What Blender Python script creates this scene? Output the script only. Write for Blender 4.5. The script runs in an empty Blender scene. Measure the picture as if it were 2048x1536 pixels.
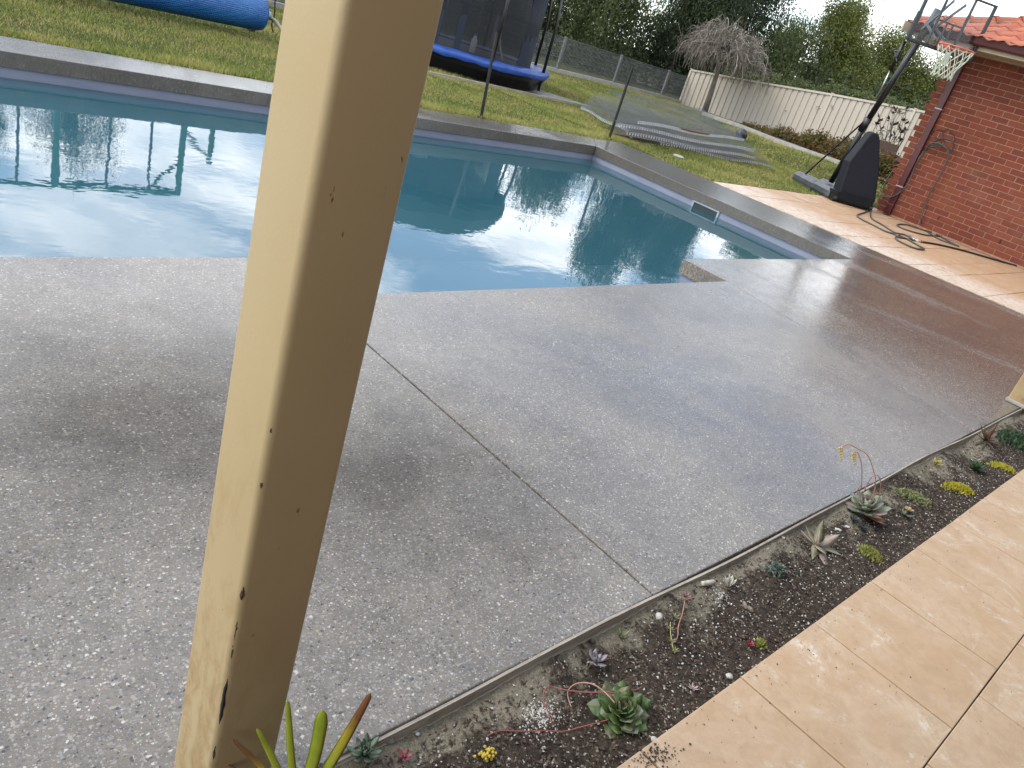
import bpy, math, random
import numpy as np
from mathutils import Vector, Matrix
R = math.radians
random.seed(7)
rng = np.random.default_rng(11)
SC = bpy.context.scene
COL = SC.collection

# ------------------------------------------------------------------ camera
CAM_H = 1.27
PITCH, ROLL, YAW = R(24.826), R(17.809), R(50.04)
FPX = 1558.98                                   # focal length in pixels of a 2048 wide frame
_f = np.array([0, math.cos(PITCH), -math.sin(PITCH)]); _r = np.array([1., 0, 0]); _u = np.cross(_r, _f)
_R = math.cos(ROLL) * _r + math.sin(ROLL) * _u
_U = -math.sin(ROLL) * _r + math.cos(ROLL) * _u
_M = np.array([[math.cos(YAW), math.sin(YAW), 0], [-math.sin(YAW), math.cos(YAW), 0], [0, 0, 1]])
FW, RT, UP = _M @ _f, _M @ _R, _M @ _U
CP = np.array([0, 0, CAM_H])
cam = bpy.data.cameras.new('camera'); co = bpy.data.objects.new('camera', cam); COL.objects.link(co)
co.matrix_world = Matrix(((RT[0], UP[0], -FW[0], 0), (RT[1], UP[1], -FW[1], 0), (RT[2], UP[2], -FW[2], CAM_H), (0, 0, 0, 1)))
cam.sensor_width = 36; cam.lens = 36 * FPX / 2048; cam.clip_start = 0.02; cam.clip_end = 2000
SC.camera = co

# ------------------------------------------------------------------ sky and sun
sun_h = _M @ np.array([-0.93, -0.30, 0.0]); sun_h /= np.linalg.norm(sun_h)
SUN_EL = R(46)
W = bpy.data.worlds.new('World'); SC.world = W; W.use_nodes = True
nt = W.node_tree; nt.nodes.clear()
def N(tree, kind, **kw):
    n = tree.nodes.new(kind)
    for k, v in kw.items():
        if k in ('inp',):
            for a, b in v.items(): n.inputs[a].default_value = b
        else: setattr(n, k, v)
    return n
sky = N(nt, 'ShaderNodeTexSky', sky_type='NISHITA', sun_disc=False, sun_elevation=SUN_EL, sun_rotation=math.atan2(sun_h[0], sun_h[1]), air_density=1.0, dust_density=0.6, ozone_density=1.6)
tc = N(nt, 'ShaderNodeTexCoord')
sep = N(nt, 'ShaderNodeSeparateXYZ'); nt.links.new(tc.outputs['Generated'], sep.inputs[0])
zz = N(nt, 'ShaderNodeMath', operation='MAXIMUM'); nt.links.new(sep.outputs['Z'], zz.inputs[0]); zz.inputs[1].default_value = 0.0
za = N(nt, 'ShaderNodeMath', operation='ADD'); nt.links.new(zz.outputs[0], za.inputs[0]); za.inputs[1].default_value = 0.13
dx = N(nt, 'ShaderNodeMath', operation='DIVIDE'); nt.links.new(sep.outputs['X'], dx.inputs[0]); nt.links.new(za.outputs[0], dx.inputs[1])
dy = N(nt, 'ShaderNodeMath', operation='DIVIDE'); nt.links.new(sep.outputs['Y'], dy.inputs[0]); nt.links.new(za.outputs[0], dy.inputs[1])
cmb = N(nt, 'ShaderNodeCombineXYZ'); nt.links.new(dx.outputs[0], cmb.inputs[0]); nt.links.new(dy.outputs[0], cmb.inputs[1]); cmb.inputs[2].default_value = 3.7
n1 = N(nt, 'ShaderNodeTexNoise', inp={'Scale': 1.15, 'Detail': 9.0, 'Roughness': 0.58, 'Distortion': 0.35}); nt.links.new(cmb.outputs[0], n1.inputs['Vector'])
cr = N(nt, 'ShaderNodeValToRGB'); cr.color_ramp.elements[0].color = (.07, .07, .07, 1); cr.color_ramp.elements[0].position = 0.43; cr.color_ramp.elements[1].position = 0.57
nt.links.new(n1.outputs['Fac'], cr.inputs[0])
n2 = N(nt, 'ShaderNodeTexNoise', inp={'Scale': 2.1, 'Detail': 7.0, 'Roughness': 0.55, 'Distortion': 0.2}); nt.links.new(cmb.outputs[0], n2.inputs['Vector'])
cc = N(nt, 'ShaderNodeValToRGB'); cc.color_ramp.elements[0].position = 0.34; cc.color_ramp.elements[0].color = (0.58, 0.61, 0.66, 1)
cc.color_ramp.elements[1].position = 0.64; cc.color_ramp.elements[1].color = (1.0, 0.99, 0.98, 1)
nt.links.new(n2.outputs['Fac'], cc.inputs[0])
cb = N(nt, 'ShaderNodeVectorMath', operation='SCALE'); cb.inputs[3].default_value = 19.0; nt.links.new(cc.outputs[0], cb.inputs[0])
mx = N(nt, 'ShaderNodeMix', data_type='RGBA'); nt.links.new(cr.outputs[0], mx.inputs[0]); sb = N(nt, 'ShaderNodeVectorMath', operation='SCALE'); sb.inputs[3].default_value = 1.6; nt.links.new(sky.outputs[0], sb.inputs[0]); nt.links.new(sb.outputs[0], mx.inputs[6]); nt.links.new(cb.outputs[0], mx.inputs[7])
bg = N(nt, 'ShaderNodeBackground'); bg.inputs[1].default_value = 0.15
nt.links.new(mx.outputs[2], bg.inputs[0])
wo = N(nt, 'ShaderNodeOutputWorld'); nt.links.new(bg.outputs[0], wo.inputs[0])
sl = bpy.data.lights.new('sun', 'SUN'); sl.energy = 1.3; sl.angle = R(18); sl.color = (1.0, 0.955, 0.88)
so = bpy.data.objects.new('sun', sl); COL.objects.link(so)
sd = Vector((sun_h[0] * math.cos(SUN_EL), sun_h[1] * math.cos(SUN_EL), math.sin(SUN_EL)))
so.rotation_euler = sd.to_track_quat('Z', 'Y').to_euler(); so.location = (-5, 5, 12)
SC.view_settings.view_transform = 'Standard'; SC.view_settings.look = 'None'; SC.view_settings.gamma = 1
SC.view_settings.use_curve_mapping = False; SC.view_settings.exposure = 0.55

# ------------------------------------------------------------------ where a picture point lies in the place
def ray(x, y): return FW + RT * (x - 1024) / FPX - UP * (y - 768) / FPX
def Z(x, y, z=0.0):
    d = ray(x, y); return Vector(CP + d * ((z - CAM_H) / d[2]))
def PL(x, y, p, n):
    d = ray(x, y); n = np.array(n, float); return Vector(CP + d * (((np.array(p, float) - CP) @ n) / (d @ n)))
def PX(x, y, X): return PL(x, y, (X, 0, 0), (1, 0, 0))
def PY(x, y, Y): return PL(x, y, (0, Y, 0), (0, 1, 0))
def PD(x, y, D):
    n = np.array([FW[0], FW[1], 0]); n /= np.linalg.norm(n); return PL(x, y, n * D, n)
def CW(az, D):
    v = _M @ np.array([D * math.tan(R(az)), D, 0]); return float(v[0]), float(v[1])
def proj(p):
    q = np.array(p, float) - CP; z = q @ FW
    if z < 0.05: return None
    return 1024 + FPX * (q @ RT) / z, 768 - FPX * (q @ UP) / z
def inframe(p, m=30):
    q = proj(p); return q is not None and -m < q[0] < 2048 + m and -m < q[1] < 1536 + m

# ------------------------------------------------------------------ mesh helpers
class MB:
    def __init__(s): s.v = []; s.f = []
    def add(s, v, f):
        o = len(s.v); s.v += [tuple(map(float, p)) for p in v]; s.f += [tuple(i + o for i in q) for q in f]; return s
    def box(s, c, sz, rz=0.0, M=None):
        hx, hy, hz = sz[0] / 2, sz[1] / 2, sz[2] / 2
        vs = [Vector((x, y, z)) for x in (-hx, hx) for y in (-hy, hy) for z in (-hz, hz)]
        m = M if M is not None else Matrix.Rotation(rz, 3, 'Z')
        s.add([m @ v + Vector(c) for v in vs], [(0, 1, 3, 2), (4, 6, 7, 5), (0, 4, 5, 1), (2, 3, 7, 6), (0, 2, 6, 4), (1, 5, 7, 3)]); return s
    def bar(s, a, b, w, h=None, up=(0, 0, 1)):
        a, b = Vector(a), Vector(b); h = h or w; d = (b - a)
        if d.length < 1e-6: return s
        x = d.normalized(); y = Vector(up).cross(x)
        if y.length < 1e-3: y = Vector((1, 0, 0)).cross(x)
        y.normalize(); z = x.cross(y)
        M = Matrix((x, y, z)).transposed()
        return s.box((a + b) / 2, (d.length, w, h), M=M)
    def tube(s, pts, r, n=8, cap=True):
        pts = [Vector(p) for p in pts]; k = len(pts)
        rr = r if isinstance(r, (list, tuple, np.ndarray)) else [r] * k
        o = []; prev = None
        for i, p in enumerate(pts):
            t = (pts[min(i + 1, k - 1)] - pts[max(i - 1, 0)]).normalized()
            if prev is None:
                a = t.cross(Vector((0, 0, 1)))
                if a.length < 1e-3: a = t.cross(Vector((1, 0, 0)))
            else: a = prev - t * prev.dot(t)
            a.normalize(); prev = a; b = t.cross(a)
            o += [p + (a * math.cos(2 * math.pi * j / n) + b * math.sin(2 * math.pi * j / n)) * rr[i] for j in range(n)]
        f = [(i * n + j, i * n + (j + 1) % n, (i + 1) * n + (j + 1) % n, (i + 1) * n + j) for i in range(k - 1) for j in range(n)]
        if cap: f += [tuple(range(n))[::-1], tuple(range((k - 1) * n, k * n))]
        s.add(o, f); return s
    def prism(s, poly, z0, z1):
        n = len(poly); s.add([(x, y, z0) for x, y in poly] + [(x, y, z1) for x, y in poly],
            [tuple(range(n))[::-1], tuple(range(n, 2 * n))] + [(i, (i + 1) % n, n + (i + 1) % n, n + i) for i in range(n)]); return s
    def lathe(s, prof, c=(0, 0, 0), n=24, M=None):
        vs = []; m = M or Matrix.Identity(3)
        for r_, z in prof:
            for j in range(n):
                a = 2 * math.pi * j / n; vs.append(m @ Vector((r_ * math.cos(a), r_ * math.sin(a), z)) + Vector(c))
        f = [(i * n + j, i * n + (j + 1) % n, (i + 1) * n + (j + 1) % n, (i + 1) * n + j) for i in range(len(prof) - 1) for j in range(n)]
        s.add(vs, f); return s
    def mesh(s, name, mat, smooth=False):
        me = bpy.data.meshes.new(name); me.from_pydata(s.v, [], s.f); me.update()
        if mat: me.materials.append(mat)
        if smooth: me.polygons.foreach_set('use_smooth', [True] * len(me.polygons))
        return me
    def build(s, name, mat, parent=None, smooth=False, bevel=0, **props):
        return obj(name, s.mesh(name, mat, smooth), parent, bevel=bevel, **props)
def obj(name, me, parent=None, bevel=0, **props):
    o = bpy.data.objects.new(name, me); COL.objects.link(o)
    if parent is not None: o.parent = parent
    if bevel:
        b = o.modifiers.new('bevel', 'BEVEL'); b.width = bevel; b.segments = 2; b.limit_method = 'ANGLE'
    for k, v in props.items(): o[k] = v
    return o
def empty(name, label, cat, loc=(0, 0, 0), group=None):
    # parts are written in world coordinates, so the Empty keeps the origin of the site while its label says what it is
    o = bpy.data.objects.new(name, None); COL.objects.link(o); o['label'] = label; o['category'] = cat
    if group: o['group'] = group
    return o
def quadmesh(name, P, mat, parent=None, smooth=False, **props):
    """P: (n,4,3) quads -> one mesh"""
    P = np.asarray(P, float); n = len(P); me = bpy.data.meshes.new(name)
    me.vertices.add(n * 4); me.vertices.foreach_set('co', P.reshape(-1))
    me.loops.add(n * 4); me.loops.foreach_set('vertex_index', np.arange(n * 4))
    me.polygons.add(n); me.polygons.foreach_set('loop_start', np.arange(0, n * 4, 4)); me.polygons.foreach_set('loop_total', np.full(n, 4))
    me.update(calc_edges=True); me.materials.append(mat)
    return obj(name, me, parent, **props)
def trimesh(name, P, mat, parent=None, **props):
    P = np.asarray(P, float); n = len(P); me = bpy.data.meshes.new(name)
    me.vertices.add(n * 3); me.vertices.foreach_set('co', P.reshape(-1))
    me.loops.add(n * 3); me.loops.foreach_set('vertex_index', np.arange(n * 3))
    me.polygons.add(n); me.polygons.foreach_set('loop_start', np.arange(0, n * 3, 3)); me.polygons.foreach_set('loop_total', np.full(n, 3))
    me.update(calc_edges=True); me.materials.append(mat)
    return obj(name, me, parent, **props)

# ------------------------------------------------------------------ materials
def S(r, g, b):   # display colour -> linear
    f = lambda c: (c / 255 / 12.92) if c / 255 <= 0.04045 else ((c / 255 + 0.055) / 1.055) ** 2.4
    return (f(r), f(g), f(b), 1.0)
ALB = 0.72      # every paint, stone and leaf colour below is given relative to this level
class Mat:
    def __init__(s, name):
        s.m = bpy.data.materials.new(name); s.m.use_nodes = True; s.t = s.m.node_tree
        s.b = s.t.nodes['Principled BSDF']; s.pos = N(s.t, 'ShaderNodeNewGeometry').outputs['Position']
    def link(s, a, b): s.t.links.new(a, b); return s
    def noise(s, scale, detail=3, rough=0.5, vec=None, dist=0.0, stretch=None):
        n = N(s.t, 'ShaderNodeTexNoise', inp={'Scale': scale, 'Detail': float(detail), 'Roughness': rough, 'Distortion': dist})
        v = vec or s.pos
        if stretch:
            mp = N(s.t, 'ShaderNodeMapping'); mp.inputs['Scale'].default_value = stretch; s.link(v, mp.inputs[0]); v = mp.outputs[0]
        s.link(v, n.inputs['Vector']); return n.outputs['Fac']
    def voro(s, scale, feature='F1', stretch=None, rnd=1.0):
        n = N(s.t, 'ShaderNodeTexVoronoi', feature=feature); n.inputs['Scale'].default_value = scale; n.inputs['Randomness'].default_value = rnd
        v = s.pos
        if stretch:
            mp = N(s.t, 'ShaderNodeMapping'); mp.inputs['Scale'].default_value = stretch; s.link(v, mp.inputs[0]); v = mp.outputs[0]
        s.link(v, n.inputs['Vector']); return n
    def ramp(s, fac, stops, interp='LINEAR'):
        n = N(s.t, 'ShaderNodeValToRGB'); e = n.color_ramp.elements; n.color_ramp.interpolation = interp
        while len(e) > 1: e.remove(e[-1])
        e[0].position = stops[0][0]; e[0].color = stops[0][1] if len(stops[0][1]) == 4 else (*stops[0][1], 1)
        for p, c in stops[1:]:
            k = e.new(p); k.color = c if len(c) == 4 else (*c, 1)
        s.link(fac, n.inputs[0]); return n.outputs[0]
    def step(s, fac, a, b):
        n = N(s.t, 'ShaderNodeMapRange'); n.inputs[1].default_value = a; n.inputs[2].default_value = b; s.link(fac, n.inputs[0]); return n.outputs[0]
    def mix(s, fac, a, b, mode='MIX'):
        n = N(s.t, 'ShaderNodeMix', data_type='RGBA', blend_type=mode)
        for i, v in ((0, fac), (6, a), (7, b)):
            if isinstance(v, (int, float, tuple)): n.inputs[i].default_value = v
            else: s.link(v, n.inputs[i])
        return n.outputs[2]
    def math(s, op, a, b=0.0):
        n = N(s.t, 'ShaderNodeMath', operation=op)
        for i, v in ((0, a), (1, b)):
            if isinstance(v, (int, float)): n.inputs[i].default_value = v
            else: s.link(v, n.inputs[i])
        return n.outputs[0]
    def color(s, c):
        if isinstance(c, tuple): s.b.inputs['Base Color'].default_value = tuple(v * ALB for v in c[:3]) + (1,)
        else: s.link(s.mix(1.0, c, (ALB, ALB, ALB, 1.0), 'MULTIPLY'), s.b.inputs['Base Color'])
        return s
    def set(s, **kw):
        nm = {'rough': 'Roughness', 'metal': 'Metallic', 'spec': 'Specular IOR Level', 'coat': 'Coat Weight', 'coatr': 'Coat Roughness', 'trans': 'Transmission Weight', 'ior': 'IOR', 'alpha': 'Alpha', 'sheen': 'Sheen Weight', 'sss': 'Subsurface Weight'}
        for k, v in kw.items():
            i = s.b.inputs[nm[k]]
            if isinstance(v, (int, float)): i.default_value = v
            else: s.link(v, i)
        return s
    def bump(s, h, dist=0.002, strength=1.0):
        n = N(s.t, 'ShaderNodeBump'); n.inputs['Distance'].default_value = dist; n.inputs['Strength'].default_value = strength
        s.link(h, n.inputs['Height']); s.link(n.outputs[0], s.b.inputs['Normal']); return s
def simple(name, c, rough=0.6, var=0.12, scale=6.0, metal=0.0, bump=0.0, bscale=60, **kw):
    m = Mat(name); c1 = tuple(min(1, v * (1 - var)) for v in c[:3]) + (1,); c2 = tuple(min(1, v * (1 + var)) for v in c[:3]) + (1,)
    m.color(m.mix(m.step(m.noise(scale, 5, 0.6), 0.3, 0.7), c1, c2)); m.set(rough=rough, metal=metal, **kw)
    if bump: m.bump(m.noise(bscale, 4), bump)
    return m.m
def leafmat(name, stops, scale=1.5, rough=0.55, trans=0.25):
    m = Mat(name); a = m.noise(scale, 4, 0.6); w = N(m.t, 'ShaderNodeTexWhiteNoise', noise_dimensions='3D')
    sn = N(m.t, 'ShaderNodeVectorMath', operation='SNAP'); sn.inputs[1].default_value = (0.07 if scale < 10 else .005,) * 3; m.link(m.pos, sn.inputs[0]); m.link(sn.outputs[0], w.inputs[0])
    f = m.math('ADD', m.math('MULTIPLY', a, 0.7), m.math('MULTIPLY', w.outputs[0], 0.3))
    c = m.ramp(f, stops); m.color(c).set(rough=rough, spec=0.3)
    if trans:
        tr = N(m.t, 'ShaderNodeBsdfTranslucent'); m.link(c, tr.inputs[0]); ms = N(m.t, 'ShaderNodeMixShader'); ms.inputs[0].default_value = trans
        out = m.t.nodes['Material Output']; m.link(m.b.outputs[0], ms.inputs[1]); m.link(tr.outputs[0], ms.inputs[2]); m.link(ms.outputs[0], out.inputs[0])
    return m.m

GLINT = (3.95, 1.30, 0)
def concrete(name, wet=False, coping=False):
    m = Mat(name)
    # cement matrix
    big = m.noise(0.9, 4, 0.6); mid = m.noise(14, 5, 0.6)
    cem = m.mix(m.step(mid, 0.3, 0.7), (0.174, 0.153, 0.124, 1), (0.255, 0.227, 0.185, 1))
    # exposed stones: two sizes, each stone one colour, outlines roughened by a little noise
    nz = N(m.t, 'ShaderNodeTexNoise', inp={'Scale': 260.0, 'Detail': 2.0}); m.link(m.pos, nz.inputs['Vector'])
    off = N(m.t, 'ShaderNodeVectorMath', operation='SUBTRACT'); m.link(nz.outputs['Color'], off.inputs[0]); off.inputs[1].default_value = (.5, .5, .5)
    os_ = N(m.t, 'ShaderNodeVectorMath', operation='SCALE'); m.link(off.outputs[0], os_.inputs[0]); os_.inputs[3].default_value = 0.0065
    pv = N(m.t, 'ShaderNodeVectorMath', operation='ADD'); m.link(m.pos, pv.inputs[0]); m.link(os_.outputs[0], pv.inputs[1])
    old = m.pos; m.pos = pv.outputs[0]; v1 = m.voro(150, stretch=(1, 1.25, .3)); v2 = m.voro(275, stretch=(1.2, 1, .3)); m.pos = old
    sep1 = N(m.t, 'ShaderNodeSeparateColor'); m.link(v1.outputs['Color'], sep1.inputs[0])
    sep2 = N(m.t, 'ShaderNodeSeparateColor'); m.link(v2.outputs['Color'], sep2.inputs[0])
    st1 = m.ramp(sep1.outputs[0], [(0, (0.06, 0.06, 0.065)), (0.07, (0.15, 0.145, 0.14)), (0.28, (0.24, 0.23, 0.215)), (0.46, (0.30, 0.235, 0.215)), (0.54, (0.33, 0.32, 0.30)), (0.72, (0.40, 0.37, 0.32)), (0.93, (0.64, 0.62, 0.56))], 'CONSTANT')
    st2 = m.ramp(sep2.outputs[0], [(0, (0.09, 0.09, 0.09)), (0.15, (0.19, 0.185, 0.18)), (0.50, (0.29, 0.28, 0.265)), (0.72, (0.38, 0.36, 0.32)), (0.93, (0.60, 0.58, 0.53))], 'CONSTANT')
    th1 = m.math('ADD', m.math('MULTIPLY', sep1.outputs[1], 0.52), 0.16)
    th2 = m.math('ADD', m.math('MULTIPLY', sep2.outputs[1], 0.52), 0.10)
    k1 = m.step(m.math('SUBTRACT', th1, v1.outputs['Distance']), 0.0, 0.08)
    k2 = m.step(m.math('SUBTRACT', th2, v2.outputs['Distance']), 0.0, 0.10)
    c = m.mix(k2, cem, st2); c = m.mix(k1, c, st1)
    tint = m.ramp(m.noise(1.6, 4, 0.6, dist=0.6), [(0.3, (0.78, 0.77, 0.76)), (0.5, (0.97, 0.95, 0.92)), (0.72, (1.15, 1.10, 1.02))])
    c = m.mix(1.0, c, tint, 'MULTIPLY')
    if coping: c = m.mix(1.0, m.mix(0.62, c, (0.21, 0.195, 0.165, 1)), (0.80, 0.80, 0.79, 1), 'MULTIPLY')
    # damp by noise: darker, shinier; then painted brick reflection and two dark patches
    damp = m.step(m.noise(0.55, 3, 0.55, dist=0.8, stretch=(1.0, 0.55, 1)), 0.40, 0.62)
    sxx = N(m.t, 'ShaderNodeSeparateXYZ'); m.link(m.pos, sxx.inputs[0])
    wet_brick_refl = m.math('MULTIPLY', m.step(sxx.outputs[0], 3.6, 6.5), m.step(m.math('ADD', m.noise(1.0, 4, .6, dist=.7, stretch=(1.0, 0.28, 1)), m.math('MULTIPLY', sxx.outputs[0], 0.012)), 0.44, 0.60))
    gd = N(m.t, 'ShaderNodeVectorMath', operation='DISTANCE'); m.link(m.pos, gd.inputs[0]); gd.inputs[1].default_value = GLINT
    pud = m.math('MULTIPLY', m.math('SUBTRACT', 1.0, m.step(m.math('ADD', gd.outputs['Value'], m.math('MULTIPLY', m.noise(3, 4, .6), .5)), .30, .75)), 0.9)
    damp = m.math('MAXIMUM', damp, wet_brick_refl)
    dk = 0.0  # two fixed patches, darker and less specular than the slab around them
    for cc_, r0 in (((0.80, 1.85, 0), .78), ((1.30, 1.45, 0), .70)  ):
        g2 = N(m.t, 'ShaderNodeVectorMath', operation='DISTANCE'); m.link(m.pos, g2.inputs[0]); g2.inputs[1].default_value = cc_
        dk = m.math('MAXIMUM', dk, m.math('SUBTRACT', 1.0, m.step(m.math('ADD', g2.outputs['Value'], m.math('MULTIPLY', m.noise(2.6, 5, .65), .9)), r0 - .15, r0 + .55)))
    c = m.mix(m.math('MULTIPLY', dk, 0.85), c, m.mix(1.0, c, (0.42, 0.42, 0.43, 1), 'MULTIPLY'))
    if coping: wet_brick_refl = m.math('MULTIPLY', wet_brick_refl, 0.15)
    c = m.mix(m.math('MULTIPLY', wet_brick_refl, 0.5), c, m.mix(1.0, c, (0.82, 0.70, 0.54, 1), 'MULTIPLY'))  # brown reflection of the brick wall painted into the wet slab colour
    c = m.mix(m.math('MULTIPLY', damp, 0.55), c, m.mix(1.0, c, (0.50, 0.49, 0.50, 1), 'MULTIPLY'))
    m.color(c)
    rg = m.math('SUBTRACT', 0.36, m.math('MULTIPLY', damp, 0.17))
    rg = m.math('ADD', rg, m.math('MULTIPLY', m.math('SUBTRACT', m.noise(5, 4, 0.6), 0.5), 0.14))
    rg = m.math('SUBTRACT', rg, m.math('MULTIPLY', wet_brick_refl, 0.08)); rg = m.math('SUBTRACT', rg, m.math('MULTIPLY', dk, 0.10)); rg = m.math('SUBTRACT', rg, m.math('MULTIPLY', pud, m.math('ADD', 0.10, m.math('MULTIPLY', m.noise(60, 4, .7), 0.16)))); m.set(rough=rg, spec=m.math('SUBTRACT', 0.52, m.math('MULTIPLY', dk, 0.42)))
    h = m.math('ADD', m.math('MULTIPLY', m.noise(220, 3), 0.6), m.math('MULTIPLY', k1, 0.3))
    m.bump(h, 0.0006, 0.6)
    return m.m
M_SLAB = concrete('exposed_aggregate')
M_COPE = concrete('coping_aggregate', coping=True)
def travertine(name, base, alt, white, edge=None, wscale=2.2, amt=1.0):
    m = Mat(name); oi = N(m.t, 'ShaderNodeObjectInfo')
    va = N(m.t, 'ShaderNodeVectorMath', operation='ADD'); m.link(m.pos, va.inputs[0])
    rv = N(m.t, 'ShaderNodeVectorMath', operation='SCALE'); cb_ = N(m.t, 'ShaderNodeCombineXYZ'); m.link(oi.outputs['Random'], cb_.inputs[0]); m.link(oi.outputs['Random'], cb_.inputs[2])
    m.link(cb_.outputs[0], rv.inputs[0]); rv.inputs[3].default_value = 7.0; m.link(rv.outputs[0], va.inputs[1]); P = va.outputs[0]
    c = m.mix(m.step(m.noise(5, 6, 0.65, vec=P, dist=0.7), 0.32, 0.68), base, alt)
    c = m.mix(m.math('MULTIPLY', m.step(m.noise(17, 6, .75, vec=P, dist=.6), .45, .62), .45), c, tuple(v * .80 for v in base[:3]) + (1,))
    fine = m.noise(60, 4, 0.7, vec=P); c = m.mix(m.math('MULTIPLY', m.step(fine, 0.35, 0.75), 0.35), c, tuple(v * 0.82 for v in base[:3]) + (1,))
    chalk = m.math('MULTIPLY', m.step(m.noise(wscale * 1.7, 7, 0.75, vec=P, dist=0.9, stretch=(1.3, 1.0, 1)), 0.54, 0.72), m.step(m.noise(60, 5, 0.8, vec=P), 0.42, 0.60))
    c = m.mix(m.math('MULTIPLY', chalk, amt), c, white)
    pit = m.step(m.noise(70, 2, 0.5, vec=P, stretch=(1, 1.6, 1)), 0.71, 0.76)
    c = m.mix(m.math('MULTIPLY', pit, 0.6), c, (0.12, 0.07, 0.04, 1))
    if edge:   # pale efflorescence left along the joint with the concrete
        sx = N(m.t, 'ShaderNodeSeparateXYZ'); m.link(m.pos, sx.inputs[0])
        e = m.math('ADD', sx.outputs[0], m.math('MULTIPLY', m.noise(2.3, 5, 0.7, dist=1), -0.9))
        ef = m.math('SUBTRACT', 1.0, m.step(e, edge - 0.55, edge + 0.25))
        c = m.mix(m.math('MULTIPLY', m.math('MULTIPLY', ef, m.step(m.noise(11, 6, .75, dist=1.5), .36, .60)), 0.75), c, white)
    m.color(c).set(rough=0.62, spec=0.35); m.bump(m.math('SUBTRACT', fine, m.math('MULTIPLY', pit, 0.6)), 0.0012, 0.7)
    return m.m
M_TILE = travertine('travertine', (0.55, 0.365, 0.205, 1), (0.64, 0.48, 0.32, 1), (0.86, 0.78, 0.66, 1))
M_PAVE = travertine('stone_paving', (0.50, 0.30, 0.16, 1), (0.60, 0.40, 0.24, 1), (0.82, 0.74, 0.64, 1), edge=9.9, wscale=1.0)
M_GROUT = simple('grout', (0.11, 0.07, 0.045), 0.9)
M_POST = None
def postmat():
    m = Mat('cream_gloss_paint'); sx = N(m.t, 'ShaderNodeSeparateXYZ'); m.link(m.pos, sx.inputs[0])
    base = m.mix(m.step(m.noise(2.5, 3), 0.3, 0.7), (0.475, 0.355, 0.178, 1), (0.52, 0.40, 0.212, 1))
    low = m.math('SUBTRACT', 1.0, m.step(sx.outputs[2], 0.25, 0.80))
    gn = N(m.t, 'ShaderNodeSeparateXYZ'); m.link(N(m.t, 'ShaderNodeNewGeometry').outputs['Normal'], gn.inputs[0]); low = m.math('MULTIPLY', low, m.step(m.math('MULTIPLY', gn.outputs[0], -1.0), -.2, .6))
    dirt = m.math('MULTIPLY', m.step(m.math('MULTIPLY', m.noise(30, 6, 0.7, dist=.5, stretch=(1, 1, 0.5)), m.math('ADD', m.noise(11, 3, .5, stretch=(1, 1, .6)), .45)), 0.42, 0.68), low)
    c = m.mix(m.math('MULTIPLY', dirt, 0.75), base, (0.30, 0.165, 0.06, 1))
    chip = m.math('MULTIPLY', m.step(m.noise(75, 3, 0.6, stretch=(1, 1, 0.4)), 0.70, 0.73), m.step(m.noise(9, 2), 0.5, 0.56))
    c = m.mix(m.math('MULTIPLY', chip, 0.8), c, (0.10, 0.045, 0.02, 1))
    m.color(c).set(rough=m.math('ADD', 0.42, m.math('MULTIPLY', dirt, 0.3)), spec=0.42); m.bump(m.math('SUBTRACT', m.noise(160, 2), chip), 0.0006, 0.35)
    return m.m
M_POST = postmat()
M_CHIP = simple('bare_rust', (0.06, 0.028, 0.014), 0.8, 0.4, 60)
M_BLACKCHIP = simple('bare_black_steel', (0.012, 0.012, 0.014), 0.5, 0.4, 200)
def brickmat():
    m = Mat('red_brick'); oi = N(m.t, 'ShaderNodeObjectInfo')
    c = m.ramp(oi.outputs['Random'], [(0, (0.17, 0.040, 0.019)), (0.3, (0.215, 0.052, 0.024)), (0.6, (0.245, 0.066, 0.030)), (0.85, (0.215, 0.050, 0.026)), (1, (0.175, 0.042, 0.026))])
    c = m.mix(m.math('MULTIPLY', m.step(m.noise(28, 5, 0.7), 0.35, 0.75), 0.5), c, (0.135, 0.028, 0.018, 1))
    c = m.mix(m.math('MULTIPLY', m.step(m.noise(120, 3, 0.7), 0.62, 0.75), 0.35), c, (0.34, 0.15, 0.10, 1))
    c = m.mix(m.math('MULTIPLY', m.step(m.noise(2.2, 5, 0.7), 0.5, 0.75), 0.35), c, (0.30, 0.14, 0.09, 1))
    m.color(c).set(rough=0.75, spec=0.25); m.bump(m.noise(90, 4), 0.002, 0.6); return m.m
M_BRICK = brickmat()
M_MORTAR = simple('mortar', (0.40, 0.22, 0.145), 0.9, 0.2, 20, bump=0.002)
M_MAROON = simple('maroon_paint', (0.085, 0.012, 0.014), 0.35, 0.15, 3)
M_CREAM = simple('cream_eave_paint', (0.60, 0.52, 0.36), 0.5, 0.08, 2)
def rooftile():
    m = Mat('terracotta'); oi = N(m.t, 'ShaderNodeObjectInfo')
    c = m.ramp(oi.outputs['Random'], [(0, (0.42, 0.115, 0.055)), (0.5, (0.52, 0.16, 0.08)), (1, (0.46, 0.15, 0.09))])
    c = m.mix(m.math('MULTIPLY', m.step(m.noise(9, 5, 0.7), 0.5, 0.8), 0.6), c, (0.30, 0.11, 0.07, 1))
    m.color(c).set(rough=0.7); m.bump(m.noise(70, 4), 0.002); return m.m
M_ROOF = rooftile()
M_FENCE = simple('cream_steel_sheet', (0.60, 0.53, 0.42), 0.5, 0.05, 0.7)
M_FENCE2 = simple('cream_steel_post', (0.64, 0.57, 0.46), 0.45, 0.05, 0.7)
M_GALV = simple('galvanised_wire', (0.20, 0.21, 0.22), 0.45, 0.2, 4, metal=0.55)
M_GALVB = simple('bright_galvanised_edge', (0.46, 0.47, 0.48), 0.35, 0.25, 9, metal=0.5)
M_RUST = simple('rust_stain', (0.22, 0.10, 0.07), 0.8, 0.3, 9)
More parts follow.
